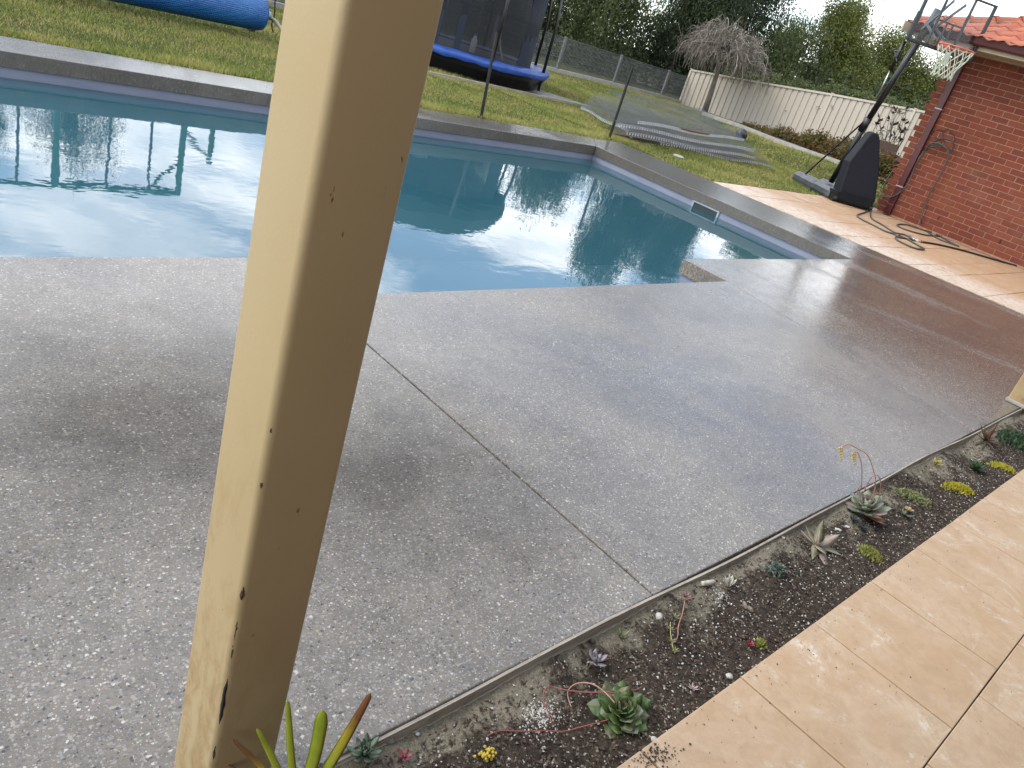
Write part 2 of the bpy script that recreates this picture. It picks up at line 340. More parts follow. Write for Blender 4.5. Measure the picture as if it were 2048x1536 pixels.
M_BLACK = simple('black_powdercoat', (0.012, 0.012, 0.014), 0.35, 0.3, 20)
M_BLKPL = simple('black_moulded_plastic', (0.010, 0.011, 0.014), 0.62, 0.3, 8, spec=.25, bump=0.0015, bscale=90)
M_GRYPL = simple('weathered_grey_plastic', (0.085, 0.09, 0.10), 0.45, 0.35, 5, bump=0.001, bscale=70)
M_SILVER = simple('silver_steel', (0.45, 0.46, 0.48), 0.3, 0.1, 10, metal=0.8)
M_REDRIM = simple('orange_red_rim_paint', (0.60, 0.13, 0.07), 0.45, 0.25, 14)
M_NET = simple('white_cord', (0.62, 0.66, 0.50), 0.8, 0.1, 30)
M_HOSE = simple('grey_green_hose', (0.065, 0.068, 0.06), 0.5, 0.2, 6)
M_HOSEB = simple('black_hose', (0.014, 0.016, 0.018), 0.4, 0.2, 6)
M_IRON = simple('wrought_iron', (0.03, 0.032, 0.03), 0.6, 0.3, 30)
M_BRASS = simple('cream_plastic', (0.62, 0.54, 0.36), 0.4)
M_ORANGE = simple('orange_plastic', (0.45, 0.10, 0.03), 0.4)
M_KERB = simple('concrete_kerb', (0.44, 0.41, 0.36), 0.85, 0.2, 7, bump=0.003)
M_TIMBER = None
def timber():
    m = Mat('weathered_timber'); g = m.noise(6, 6, 0.7, stretch=(1.2, 18, 26), dist=0.4)
    c = m.ramp(g, [(0.25, (0.20, 0.175, 0.135)), (0.5, (0.42, 0.375, 0.30)), (0.75, (0.62, 0.56, 0.46))])
    c = m.mix(m.math('MULTIPLY', m.step(m.noise(20, 4), 0.55, 0.75), 0.5), c, (0.12, 0.10, 0.08, 1))
    m.color(c).set(rough=0.85); m.bump(g, 0.002, 0.8); return m.m
M_TIMBER = timber()
M_SLEEP = simple('grey_sleeper', (0.30, 0.275, 0.24), 0.85, 0.3, 8, bump=0.003)
def poolmat():
    m = Mat('pool_plaster'); 
    c = m.mix(m.step(m.noise(1.3, 5, 0.6), 0.3, 0.7), (0.18, 0.215, 0.29, 1), (0.27, 0.30, 0.375, 1))
    sx = N(m.t, 'ShaderNodeSeparateXYZ'); m.link(m.pos, sx.inputs[0])
    scum = m.math('MULTIPLY', m.step(m.noise(3, 5, 0.7, stretch=(1, 1, 6)), 0.42, 0.7), 0.6)
    c = m.mix(scum, c, (0.30, 0.29, 0.36, 1))
    deep = m.math('SUBTRACT', 1.0, m.step(sx.outputs[2], -0.34, -0.22))
    c = m.mix(deep, c, (0.42, 0.80, 0.95, 1))      # algae-tinted plaster below the waterline
    m.color(c).set(rough=0.6); return m.m
M_POOL = poolmat()
def watermat():
    m = Mat('pool_water'); m.t.nodes.remove(m.b)
    h = m.math('ADD', m.math('MULTIPLY', m.noise(2.3, 3, 0.5, dist=0.6), 1.0), m.math('MULTIPLY', m.noise(9, 2, 0.5, stretch=(1, 1.7, 1)), 0.16))
    bp = N(m.t, 'ShaderNodeBump'); bp.inputs['Distance'].default_value = 0.0016; bp.inputs['Strength'].default_value = 1.0; m.link(h, bp.inputs['Height'])
    fr = N(m.t, 'ShaderNodeFresnel'); fr.inputs[0].default_value = 2.45; m.link(bp.outputs[0], fr.inputs['Normal'])
    gl = N(m.t, 'ShaderNodeBsdfGlossy'); gl.inputs['Roughness'].default_value = 0.012; m.link(bp.outputs[0], gl.inputs['Normal'])
    tr = N(m.t, 'ShaderNodeBsdfTransparent'); tr.inputs[0].default_value = (0.86, 0.94, 0.95, 1)
    df = N(m.t, 'ShaderNodeBsdfDiffuse'); df.inputs[0].default_value = (0.10, 0.32, 0.38, 1); tm_ = N(m.t, 'ShaderNodeMixShader'); tm_.inputs[0].default_value = 0.21; m.link(tr.outputs[0], tm_.inputs[1]); m.link(df.outputs[0], tm_.inputs[2])   # milky scatter of algae-tinted water
    ms = N(m.t, 'ShaderNodeMixShader'); m.link(fr.outputs[0], ms.inputs[0]); m.link(tm_.outputs[0], ms.inputs[1]); m.link(gl.outputs[0], ms.inputs[2])
    m.link(ms.outputs[0], m.t.nodes['Material Output'].inputs[0]); return m.m
M_WATER = watermat()
def lawnmat():
    m = Mat('lawn_soil'); a = m.noise(1.1, 5, 0.6); b = m.noise(45, 4, 0.7)
    c = m.ramp(a, [(0.3, (0.050, 0.075, 0.018)), (0.5, (0.085, 0.100, 0.026)), (0.7, (0.140, 0.130, 0.045))])
    c = m.mix(m.step(b, 0.35, 0.7), m.mix(1.0, c, (0.55, 0.55, 0.5, 1), 'MULTIPLY'), c)
    m.color(c).set(rough=0.95, spec=0.1); m.bump(b, 0.02, 1.0); return m.m
M_LAWN = lawnmat()
def blademat():
    m = Mat('grass_blades'); a = m.noise(1.1, 5, 0.6)
    w = N(m.t, 'ShaderNodeTexWhiteNoise', noise_dimensions='3D'); sn = N(m.t, 'ShaderNodeVectorMath', operation='SNAP'); sn.inputs[1].default_value = (0.03,) * 3
    m.link(m.pos, sn.inputs[0]); m.link(sn.outputs[0], w.inputs[0])
    f = m.math('ADD', m.math('MULTIPLY', a, 0.75), m.math('MULTIPLY', w.outputs[0], 0.25))
    c = m.ramp(f, [(0.30, (0.15, 0.22, 0.042)), (0.43, (0.27, 0.32, 0.07)), (0.55, (0.44, 0.41, 0.115)), (0.72, (0.62, 0.50, 0.21))])
    m.color(c).set(rough=0.7, spec=0.2); return m.m
M_BLADE = blademat()
def soilmat():
    m = Mat('potting_soil'); a = m.noise(3.2, 5, 0.65, dist=0.5); fine = m.noise(190, 5, 0.75); g = m.noise(60, 4, 0.7)
    dark = m.mix(m.step(g, 0.35, 0.7), (0.022, 0.016, 0.012, 1), (0.105, 0.080, 0.058, 1))
    sand = m.mix(m.step(fine, 0.35, 0.7), (0.17, 0.145, 0.10, 1), (0.42, 0.375, 0.28, 1))
    sx = N(m.t, 'ShaderNodeSeparateXYZ'); m.link(m.pos, sx.inputs[0])
    near = m.math('MULTIPLY', m.math('SUBTRACT', sx.outputs[1], 0.52), 1.5)
    c = m.mix(m.step(m.math('ADD', m.math('ADD', a, near), m.math('MULTIPLY', m.noise(70, 5, .8), .25)), 0.765, 0.835), dark, sand)
    m.color(c).set(rough=0.95, spec=0.15); m.bump(m.math('ADD', fine, g), 0.004, 1.0); return m.m
M_SOIL = soilmat()
M_BIT_W = simple('perlite', (0.66, 0.63, 0.57), 0.9, 0.1, 200)
M_BIT_B = leafmat('bark_chips', [(.25, (.020, .013, .009)), (.45, (.060, .040, .028)), (.6, (.115, .082, .058)), (.75, (.20, .155, .115))], 50, rough=.9, trans=0)
M_BIT_G = leafmat('grit', [(.25, (.10, .085, .065)), (.5, (.22, .19, .145)), (.75, (.38, .34, .27))], 50, rough=.9, trans=0)

# ------------------------------------------------------------------ levels of the ground
ANCH = np.array([(x, y, 0.0) for x, y in [(0, 8), (4, 8), (8, 8), (11, 8), (10, 6.5), (13, 6), (12, 10), (9, 10), (5, 10), (1, 11), (6, 14), (14, 8), (10, 13), (16, 10), (3, 16), (18, 12), (16, 13)]] +
    [(15.8, 15, .10), (18.1, 15, .12), (20.4, 15, .12), (21.4, 14.5, .08), (21.4, 12.7, .10), (21.3, 10.5, .28), (21.5, 8.2, .45), (17.2, 7.5, .24), (19.3, 10.4, .14), (13, 15, .08), (18, 6, .3), (23, 12, .2), (30, 10, .4), (30, 20, .0), (12, 25, -.2), (0, 30, 0), (-15, 10, 0), (40, 40, 0)])
def gz(x, y):
    x = np.asarray(x, float); y = np.asarray(y, float)
    d2 = (x[..., None] - ANCH[:, 0]) ** 2 + (y[..., None] - ANCH[:, 1]) ** 2 + 0.4
    w = d2 ** -1.8; z = (w * ANCH[:, 2]).sum(-1) / w.sum(-1)
    k = np.clip((np.hypot(x - 9, y - 6) - 5.5) / 4, 0, 1)
    return z * k
def G(px, py):       # first point of the lawn under a picture point
    d = ray(px, py); t = 3.0
    for _ in range(3000):
        p = CP + d * t
        if p[2] <= float(gz(p[0], p[1])): break
        t += 0.02
    return Vector((p[0], p[1], float(gz(p[0], p[1]))))

# ------------------------------------------------------------------ the setting
PN, PF, PR, PNN = 3.0, 6.66, 8.10, 2.60        # pool: near edge, far edge, right edge, near edge of the step recess
CO, CR = 7.22, 9.27                            # outer edges of the coping
# lawn and far ground with the pool, slab and patio cut out of it
xs = np.unique(np.concatenate([np.linspace(-300, -16, 12), np.arange(-16, 34, 0.5), np.linspace(34, 400, 14), [CR, 11.7]]))
ys = np.unique(np.concatenate([np.linspace(-300, -8, 10), np.arange(-8, 34, 0.5), np.linspace(34, 400, 14), [CO, 5.57]]))
XX, YY = np.meshgrid(xs, ys, indexing='ij'); ZZ = gz(XX, YY) - 0.012
V = np.stack([XX, YY, ZZ], -1).reshape(-1, 3); ny = len(ys); F = []
for i in range(len(xs) - 1):
    for j in range(ny - 1):
        cx_, cy_ = (xs[i] + xs[i + 1]) / 2, (ys[j] + ys[j + 1]) / 2
        if -14 < cx_ < CR and cy_ < CO and cy_ > -8: continue
        if CR < cx_ < 14 and cy_ < 5.57 and cy_ > -8: continue
        F.append((i * ny + j, (i + 1) * ny + j, (i + 1) * ny + j + 1, i * ny + j + 1))
mb = MB(); mb.v = [tuple(v) for v in V]; mb.f = F
mb.build('lawn_ground', M_LAWN, kind='structure', smooth=True)

# concrete slabs (joints are real gaps)
def slab(name, poly, mat, z0=-0.11, z1=0.0):
    return MB().prism(poly, z0, z1).build(name, mat, kind='structure', bevel=0.004)
J = 0.0035
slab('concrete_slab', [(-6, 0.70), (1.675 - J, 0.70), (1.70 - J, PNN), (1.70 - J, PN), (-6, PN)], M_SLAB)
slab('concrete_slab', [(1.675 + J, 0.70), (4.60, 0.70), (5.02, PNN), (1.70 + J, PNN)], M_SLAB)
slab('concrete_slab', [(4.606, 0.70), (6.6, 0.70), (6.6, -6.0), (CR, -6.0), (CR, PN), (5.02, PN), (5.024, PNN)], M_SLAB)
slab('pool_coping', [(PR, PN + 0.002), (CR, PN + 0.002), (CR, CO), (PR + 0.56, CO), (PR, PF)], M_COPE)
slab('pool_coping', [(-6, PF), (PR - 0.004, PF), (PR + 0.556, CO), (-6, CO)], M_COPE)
MB().prism([(-6, .3), (CR, .3), (CR, PNN - .18), (-6, PNN - .18)], -.30, -.28).build('sub_base', M_GROUT, kind='structure')
# pool shell
def wallq(mb, a, b, z0, z1, t=0.15):
    a, b = Vector((*a, 0)), Vector((*b, 0)); d = (b - a).normalized(); n = Vector((d.y, -d.x, 0)) * t
    mb.prism([(a.x, a.y), (b.x, b.y), (b.x + n.x, b.y + n.y), (a.x + n.x, a.y + n.y)], z0, z1)
ps = MB(); zt, zb = -0.112, -1.6
wallq(ps, (PR + .02, PF + .02), (-6, PF + .02), zt, zb) if False else None
for poly in ([(-6, PF + .02), (PR + .17, PF + .02), (PR + .17, PF + .17), (-6, PF + .17)], [(PR + .02, PN - .02), (PR + .17, PN - .02), (PR + .17, PF + .018), (PR + .02, PF + .018)],
             [(-6, PN - .17), (1.68, PN - .17), (1.68, PN - .02), (-6, PN - .02)], [(5.042, PN - .17), (PR + .17, PN - .17), (PR + .17, PN - .022), (5.042, PN - .022)],
             [(1.53, PNN - .17), (5.04, PNN - .17), (5.04, PNN - .02), (1.53, PNN - .02)], [(5.042, PNN - .17), (5.19, PNN - .17), (5.19, PN - .174), (5.042, PN - .174)], [(1.53, PNN - .018), (1.678, PNN - .018), (1.678, PN - .172), (1.53, PN - .172)]):
    ps.prism(poly, zb, zt)
ps.box((1.3, 4.7, zb - 0.05), (14.6, 4.9, 0.1))
ps.box((3.36, 3.1, -0.80), (3.36, 0.95, 1.0)); ps.box((3.36, 3.75, -1.10), (3.36, 0.35, 0.8))
pool = ps.build('pool_shell', M_POOL, kind='structure')
wm = MB(); wm.add([(-6, PN - .02, -.185), (1.68, PN - .02, -.185), (1.68, PNN - .02, -.185), (5.04, PNN - .02, -.185), (5.04, PN - .02, -.185), (PR + .02, PN - .02, -.185), (PR + .02, PF + .02, -.185), (-6, PF + .02, -.185)], [(0, 1, 2, 3, 4, 5, 6, 7)])
wm.build('pool_water', M_WATER, kind='structure')
# skimmer box opening in the right-hand pool wall
sk = empty('pool_skimmer', 'grey rectangular skimmer opening set in the pool wall under the coping', 'skimmer')
fr_ = MB(); yc, zc, w_, h_ = 4.82, -0.19, 0.34, 0.15
for a, b in (((PR + .014, yc, zc + h_ / 2), (0.02, w_ + .05, .025)), ((PR + .014, yc, zc - h_ / 2), (0.02, w_ + .05, .025)), ((PR + .014, yc - w_ / 2 - .0125, zc), (0.02, .025, h_ - .025)), ((PR + .014, yc + w_ / 2 + .0125, zc), (0.02, .025, h_ - .025))): fr_.box(a, b)
fr_.build('frame', simple('skimmer_grey', (0.30, 0.36, 0.40), 0.5), sk)
MB().box((PR + .016, yc, zc + .01), (0.006, w_, h_ - .03)).build('opening', simple('skimmer_dark', (0.02, 0.035, 0.035), 0.7), sk)

# timber edging strip and the planter soil
te = MB(); n = 60
for k, (yo, zt_, th) in enumerate(((0.6945, -0.004, 0.007),)):
    P = []
    for i in range(n + 1):
        x = -0.6 + 6.2 * i / n; wv = 0.004 * math.sin(x * 2.1 + k) + 0.003 * math.sin(x * 5.3)
        P.append([(x, yo + wv - th / 2, -.12), (x, yo + wv + th / 2, -.12), (x, yo + wv + th / 2, zt_ - 0.004 * math.sin(x * 3 + k)), (x, yo + wv - th / 2, zt_ - 0.004 * math.sin(x * 3 + k))])
    o_ = len(te.v); te.v += [q for r in P for q in r]
    te.f += [tuple(o_ + i * 4 + j for j in (0, 1)) + tuple(o_ + (i + 1) * 4 + j for j in (1, 0)) for i in range(n)] + [(o_ + i * 4 + 1, o_ + i * 4 + 2, o_ + i * 4 + 6, o_ + i * 4 + 5) for i in range(n)] + [(o_ + i * 4 + 2, o_ + i * 4 + 3, o_ + i * 4 + 7, o_ + i * 4 + 6) for i in range(n)] + [(o_ + i * 4 + 3, o_ + i * 4, o_ + i * 4 + 4, o_ + i * 4 + 7) for i in range(n)]
o = te.build('timber_edging', M_TIMBER); o['label'] = 'thin weathered timber strip edging the concrete slab along the planter'; o['category'] = 'garden edging'
def soilz(x, y):
    return -0.040 + 0.008 * math.sin(x * 4.1 + y * 9) + 0.008 * math.sin(x * 11 - y * 17) + 0.014 * max(0, (y - 0.60) * 8) * 1.5
sx_, sy_ = np.arange(-0.8, 6.7, 0.012), np.arange(0.39, 0.70, 0.012)
SXX, SYY = np.meshgrid(sx_, sy_, indexing='ij'); SZ = np.vectorize(soilz)(SXX, SYY) + rng.normal(0, 0.0022, SXX.shape)
mb = MB(); mb.v = [tuple(v) for v in np.stack([SXX, SYY, SZ], -1).reshape(-1, 3)]; q = len(sy_)
mb.f = [(i * q + j, (i + 1) * q + j, (i + 1) * q + j + 1, i * q + j + 1) for i in range(len(sx_) - 1) for j in range(q - 1)]
mb.build('planter_soil', M_SOIL, kind='structure', smooth=True)
# loose bits on the soil
def bits(name, n_, s0, s1, mat, flat=1.0, long=1.0, dens=None, at=None, sp=.03):
    P = []
    for _ in range(n_):
        for _t in range(4):
            x = rng.uniform(0.0, 6.0) ** 1.0; x = 0.3 + 5.5 * rng.random() ** 1.5; y = rng.uniform(0.405, 0.675)
            if at: x, y = at[0] + rng.normal(0, sp), min(.675, at[1] + rng.normal(0, sp * .7))
            if dens is None or rng.random() < dens(x, y): break
        s = rng.uniform(s0, s1); a = rng.uniform(0, 6.28); tl = rng.normal(0, 0.35)
        ex = np.array([math.cos(a), math.sin(a), tl]) * s * long; ey = np.array([-math.sin(a), math.cos(a), rng.normal(0, .3)]) * s; ez = np.array([0, 0, 1]) * s * flat
        c = np.array([x, y, soilz(x, y) + s * flat * 0.5])
        j = lambda: rng.uniform(0.7, 1.2)
        A, B_, C_, D_, E_, F_ = c + ex * j(), c - ex * j(), c + ey * j(), c - ey * j(), c + ez * j(), c - ez
        P += [(A, C_, E_), (C_, B_, E_), (B_, D_, E_), (D_, A, E_), (C_, A, F_), (A, D_, F_), (D_, B_, F_), (B_, C_, F_)]
    trimesh(name, P, mat, kind='stuff')
dk = lambda x, y: 1.0 if y < 0.60 else 0.35
bits('perlite_specks', 2300, 0.0008, 0.0036, M_BIT_W, 0.8, 1.2, dk)
bits('bark_chips', 11000, 0.0012, 0.0042, M_BIT_B, 0.35, 2.9, dk)
q_ = Z(1085, 1432, -.04); bits('perlite_spill', 420, 0.0010, 0.0030, M_BIT_W, 0.8, 1.2, at=(q_.x, q_.y), sp=.028)
q_ = Z(1440, 1190, -.04); bits('perlite_spill', 130, 0.0010, 0.0030, M_BIT_W, 0.8, 1.2, at=(q_.x, q_.y), sp=.03)
bits('bark_pieces', 420, 0.003, 0.0065, M_BIT_B, 0.35, 2.2, dk)
bits('soil_grit', 6500, 0.0010, 0.0040, M_BIT_G, 0.8, 1.3)

# travertine tiles of the near patio, each tile its own piece
patio = MB().box((4, -2.4, -0.045), (16, 5.58, 0.02)).build('patio_bedding', M_GROUT, kind='structure')
tm = MB().box((0, 0, -0.0175), (0.4065, 0.3998, 0.035)).mesh('tile', M_TILE)
for row in range(0, 4):
    off = 1.242 + (0.0 if row % 2 == 0 else 0.2175)
    for k in range(-3, 16):
        c = (off + 0.4118 * (k + 0.5), 0.200 - 0.4025 * row)
        if not any(inframe((c[0] + a, c[1] + b, 0), 60) for a in (-.2, 0, .2) for b in (-.2, 0, .2)): continue
        o = obj('tile', tm, patio, bevel=0.0025); o.location = (c[0], c[1], rng.normal(0, 0.0006)); o.rotation_euler = (rng.normal(0, .0012), rng.normal(0, .0012), rng.normal(0, .002) + (math.pi if rng.random() < .5 else 0))
MB().box((4, -3.95, -0.012), (16, 4.9, 0.02)).build('patio_far_side', M_TILE, kind='structure')

cr_ = []
for _ in range(420):
    if _ < 150: q = Z(1300 + rng.normal(0, 26), 1512 + rng.normal(0, 14)); x, y = q.x, q.y
    elif _ < 300: x, y = rng.uniform(1.0, 4.6), 0.398 - abs(rng.normal(0, .07))
    else: x, y = rng.uniform(1.0, 4.6), rng.uniform(-.7, .39)
    if y > .396: continue
    s_ = rng.uniform(.0006, .0024) * (1.3 if _ < 150 else 1); c_ = np.array([x, y, s_ * .5]); e_ = [np.array(v) * s_ * rng.uniform(.6, 1.5) for v in ((1, .3, 0), (-.3, 1, 0), (-1, -.2, 0), (.2, -1, 0))]; t_ = np.array([0, 0, s_ * .8])
    cr_ += [(c_ + e_[i], c_ + e_[(i + 1) % 4], c_ + t_) for i in range(4)]
trimesh('soil_crumbs', cr_, simple('crumb', (.07, .045, .03), .9, .4, 50), kind='stuff')

# stone paving beside the house
pave = MB().box((11.6, -0.4, -0.055), (4.66, 11.9, 0.02)).build('paving_bedding', M_GROUT, kind='structure')
y = 5.57; row = 0
while y > -1.2:
    h = rng.choice([0.32, 0.42, 0.52]); x = CR + 0.008; 
    while x < 13.9:
        w = rng.uniform(0.38, 0.95); w = min(w, 13.92 - x)
        if w < 0.1: break
        jj = 0.005; sk1, sk2 = rng.normal(0, .012, 2)
        if any(inframe((x + a * w, y - b * h, 0), 10) for a in (0, 1) for b in (0, 1)):
            zt_ = rng.normal(0, 0.0012)
            MB().prism([(x + jj, y - h + jj), (x + w - jj, y - h + jj), (x + w - jj + sk1 * 0, y - jj), (x + jj, y - jj)], -0.045, 0.004 + zt_).build('paving_stone', M_PAVE, pave)
        x += w
    y -= h; row += 1

# ------------------------------------------------------------------ verandah posts
def post(x0, y0, label, w=0.115, base=0.0):
    p = empty('verandah_post', label, 'post', group='cream verandah posts')
    b = MB().box((x0 + w / 2, y0 + w / 2, 1.25 + base / 2), (w, w, 2.5 - base)); b.build('shaft', M_POST, p, bevel=0.011)
    p.children[0].modifiers['bevel'].segments = 5
    for q in p.children[0].data.polygons: q.use_smooth = True
    return p
p1 = post(0.426, 0.687, 'tall cream painted square post in front, chipped and stained near its base', w=0.1155)
for (z, s, wd, mt) in ((0.30, 0.050, 0.0035, M_BLACKCHIP), (0.505, 0.012, 0.004, M_CHIP), (0.19, 0.018, 0.002, M_CHIP), (0.44, 0.020, 0.0015, M_CHIP), (0.68, 0.005, 0.0025, M_CHIP), (0.76, 0.004, 0.0018, M_CHIP), (0.40, .016, .0015, M_CHIP)):
    m_ = MB(); k = 9
    pts = [(0.4265 + 0.0035 + rng.normal(0, .0003), 0.6865 + 0.0035 + rng.normal(0, .0003), z - s + 2 * s * i / k) for i in range(k + 1)]
    m_.tube(pts, [wd * (0.15 + abs(math.sin(math.pi * i / k))) * rng.uniform(.45, 1) for i in range(k + 1)], 6).build('paint_chip', mt, p1)
p2 = post(5.535, 0.672, 'cream post cut by the right edge, standing where slab meets planter', w=0.115)
MB().box((5.535 + .0575, 0.672 + .0575, 0.012), (0.128, 0.128, 0.024)).build('base_collar', M_KERB, p2, bevel=0.006)

# unseen verandah roof and rear wall, added to shade the post's house-side face
mw = empty('verandah', 'unseen cream beamed verandah roof and rear wall, added to shade the post', 'verandah')
MB().box((3.5, -2.05, 2.66), (13.0, 2.9, 0.05)).build('shade_roof', M_CREAM, mw)
MB().box((3.5, 0.745, 2.56), (13.0, 0.09, 0.15)).build('beam', M_CREAM, mw)
MB().box((3.5, -3.45, 1.3), (13.0, 0.2, 2.6)).build('shade_wall', M_BRICK, mw)

# ------------------------------------------------------------------ the brick house
HD = Vector((math.cos(R(-42.13 - 50.04)), math.sin(R(-42.13 - 50.04)), 0)); HN = Vector((-HD.y, HD.x, 0))   # along wall, into the house
if HN.x < 0: HN = -HN
H0 = Vector((13.503, 4.539, 0))                 # column zero of the head joints
def HW(s, z, off=0.0): return H0 + HD * s + HN * off + Vector((0, 0, z))
house = empty('brick_house', 'red brick house with terracotta roof, maroon gutter and cream eave on the right', 'house')
M3 = Matrix((HD, HN, Vector((0, 0, 1)))).transposed()
S0, S1, DEP = -0.475, 7.5, 7.0
wl = MB(); wl.box(HW((S0 + S1) / 2 + .004, 1.28, DEP / 2 + 0.006), (S1 - S0 - .012, DEP, 2.54), M=M3); wl.build('wall', M_MORTAR, house)
brs = MB().box((0, 0.045, 0), (0.230, 0.09, 0.076)).mesh('brick', M_BRICK)
hbr = {}
cand = []
for r_ in range(-3, 27):
    zc = 2.316 + 0.043 - 0.086 * (r_ + 1) + 0.0
    zc = 2.316 - 0.086 * r_
    for k in range(-4, 32):
        s = (k + (0 if r_ % 2 == 0 else 0.5)) * 0.24 + 0.12
        a, b = max(s - 0.115, S0), s + 0.115
        if b - a < 0.03 or b > S1: continue
        c = HW((a + b) / 2, zc)
        cand.append((r_, a, b, zc, proj(c)))
vis = [q for q in cand if q[4] and -10 < q[4][0] < 2062 and q[4][1] > 60 and q[4][1] < 700]
vis.sort(key=lambda q: q[4][0]); shown = vis[:295]; rest = [q for q in cand if q not in shown]
for (r_, a, b, zc, pp) in shown:
    w = b - a; key = round(w, 3)
    if key not in hbr: hbr[key] = brs if abs(w - 0.23) < 1e-3 else MB().box((0, 0.045, 0), (w, 0.09, 0.076)).mesh('brick', M_BRICK)
    o = obj('brick', hbr[key], house, bevel=0.003); o.matrix_local = Matrix.Translation(HW((a + b) / 2, zc, rng.normal(0, .0012))) @ M3.to_4x4() @ Matrix.Rotation(rng.normal(0, .003), 4, 'Y')
rm = MB()
for (r_, a, b, zc, pp) in rest: rm.box(HW((a + b) / 2, zc, 0.045), (b - a, 0.09, 0.076), M=M3)
rm.build('brick', M_BRICK, house, kind='stuff')
em = MB()    # bricks of the end wall round the corner
for r_ in range(-3, 27):
    for k in range(0, 26): em.box(HW(S0 + .045 - .05, 2.316 - .086 * r_, 0.12 + k * 0.24 + (0 if r_ % 2 else .12)), (0.09, 0.23, 0.076), M=M3)
em.build('end_wall_bricks', M_BRICK, house, kind='stuff')
# damp course line at the base, weep holes
wh = MB()
for s, r_ in ((0.48, 24), (1.44, 24), (2.4, 24)): wh.box(HW(s, 2.316 - .086 * r_, -0.0005), (0.011, 0.02, 0.07), M=M3)
wh.build('weep_hole', M_BLACKCHIP, house)
# eave: soffit, fascia, gutter
EZ = 2.60
MB().box(HW((S0 - .5 + S1) / 2, EZ - 0.035, -0.24), (S1 - S0 + .5, 0.50, 0.012), M=M3).build('soffit', M_CREAM, house)
MB().box(HW((S0 - .5 + S1) / 2, EZ + 0.02, -0.475), (S1 - S0 + .5, 0.02, 0.125), M=M3).build('fascia', M_CREAM, house)
MB().box(HW(S0 - .5, EZ + .02, 3.0 - .46), (0.02, 6.9, 0.125), M=M3).build('fascia', M_CREAM, house)
MB().box(HW((S0 + S1) / 2, 2.565, -0.012), (S1 - S0, 0.02, 0.05), M=M3).build('wall_trim', M_CREAM, house)
g = MB(); prof = [(-0.49, 0.10), (-0.60, 0.10), (-0.60, 0.07), (-0.59, -0.01), (-0.575, -0.03), (-0.49, -0.03)]
a0, a1 = S0 - .62, S1
g.v = [tuple(HW(a, EZ + .04 + z, o_)) for a in (a0, a1) for o_, z in prof]; k = len(prof)
g.f = [(i, (i + 1) % k, k + (i + 1) % k, k + i) for i in range(k)] + [tuple(range(k)), tuple(range(k, 2 * k))[::-1]]
g.build('gutter', M_MAROON, house)
g = MB(); g.v = [tuple(HW(S0 - .02 + o_, EZ + .04 + z, b)) for b in (-.49, 6.2) for o_, z in prof]; g.f = [(i, (i + 1) % k, k + (i + 1) % k, k + i) for i in range(k)] + [tuple(range(k)), tuple(range(k, 2 * k))[::-1]]
g.build('gutter', M_MAROON, house)
# downpipe with straps
dp = empty('downpipe', 'maroon rectangular downpipe running down the brick wall near its corner', 'downpipe')
MB().box(HW(-0.28, 1.30, -0.032), (0.098, 0.058, 2.50), M=M3).build('pipe', M_MAROON, dp, bevel=0.006)
MB().box(HW(-0.28, 0.115, -0.034), (0.108, 0.066, 0.16), M=M3).build('shoe', M_MAROON, dp, bevel=0.006)
for z in (1.715, 0.487): MB().box(HW(-0.28, z, -0.034), (0.112, 0.068, 0.016), M=M3).build('strap', simple('pipe_strap', (0.55, 0.42, 0.40), 0.5), dp)
# roof
RS = 0.40; ec = HW(S0 - .55, EZ + .10, -.58)     # outer corner of the eave
rf = MB(); L = 4.3
A = ec; B_ = HW(S1, EZ + .10, -.58); C_ = HW(S0 - .55 + L, EZ + .10 + L * RS, -.58 + L); D_ = HW(S1, EZ + .10 + L * RS, -.58 + L); E_ = HW(S0 - .55, EZ + .10, -.58 + 2 * L)
rf.add([A, B_, D_, C_], [(0, 1, 2, 3)]); rf.add([A, C_, E_], [(0, 1, 2)])
rf.build('roof', simple('roof_underlay', (0.20, 0.07, 0.045), 0.8), house)
tp = MB(); ww, ll = 0.30, 0.36; nseg = 12; vs = []
for i in range(nseg + 1):
    x = ww * i / nseg; zz_ = 0.028 * (0.5 - 0.5 * math.cos(2 * math.pi * i / nseg * 1.0)) + 0.010 * math.sin(4 * math.pi * i / nseg)
    for (yy, dz) in ((-0.02, 0.010), (-0.02, 0.028), (ll, 0.006)): vs.append((x, yy, zz_ + dz))
tp.add(vs, [(i * 3 + j, (i + 1) * 3 + j, (i + 1) * 3 + j + 1, i * 3 + j + 1) for i in range(nseg) for j in range(2)])
tmesh = tp.mesh('roof_tile', M_ROOF, True); sl_ = math.atan(RS)
slope = (HN * math.cos(sl_) + Vector((0, 0, math.sin(sl_)))); nrm = HD.cross(slope); 
if nrm.z < 0: nrm = -nrm
RM = Matrix((HD, slope, nrm)).transposed().to_4x4(); nt_ = 0
for rr_ in range(0, 13):
    d = rr_ * 0.335 - 0.03
    for k in range(0, 26):
        s = k * ww; lim = d * math.cos(sl_)
        if s < lim - 0.1: continue
        P_ = HW(S0 - .55, EZ + .10, -.58) + HD * s + slope * d + nrm * 0.01
        if not inframe(P_ + Vector((0, 0, .05)), 60): continue
        o = obj('roof_tile', tmesh, house); o.matrix_local = Matrix.Translation(P_) @ RM; nt_ += 1
        if nt_ > 250: break
cp = []      # hip caps
hipd = (C_ - A).normalized(); hl = (C_ - A).length; hs = hipd.cross(Vector((0, 0, 1))).normalized(); hu = hs.cross(hipd)
cm = MB(); kk = 9
for (yy, r_) in ((0, 0.115), (0.05, 0.125), (0.06, 0.105), (0.40, 0.092)):
    for j in range(kk): a = math.pi * j / (kk - 1); cm.v.append((-r_ * math.cos(a), yy, r_ * 0.8 * math.sin(a)))
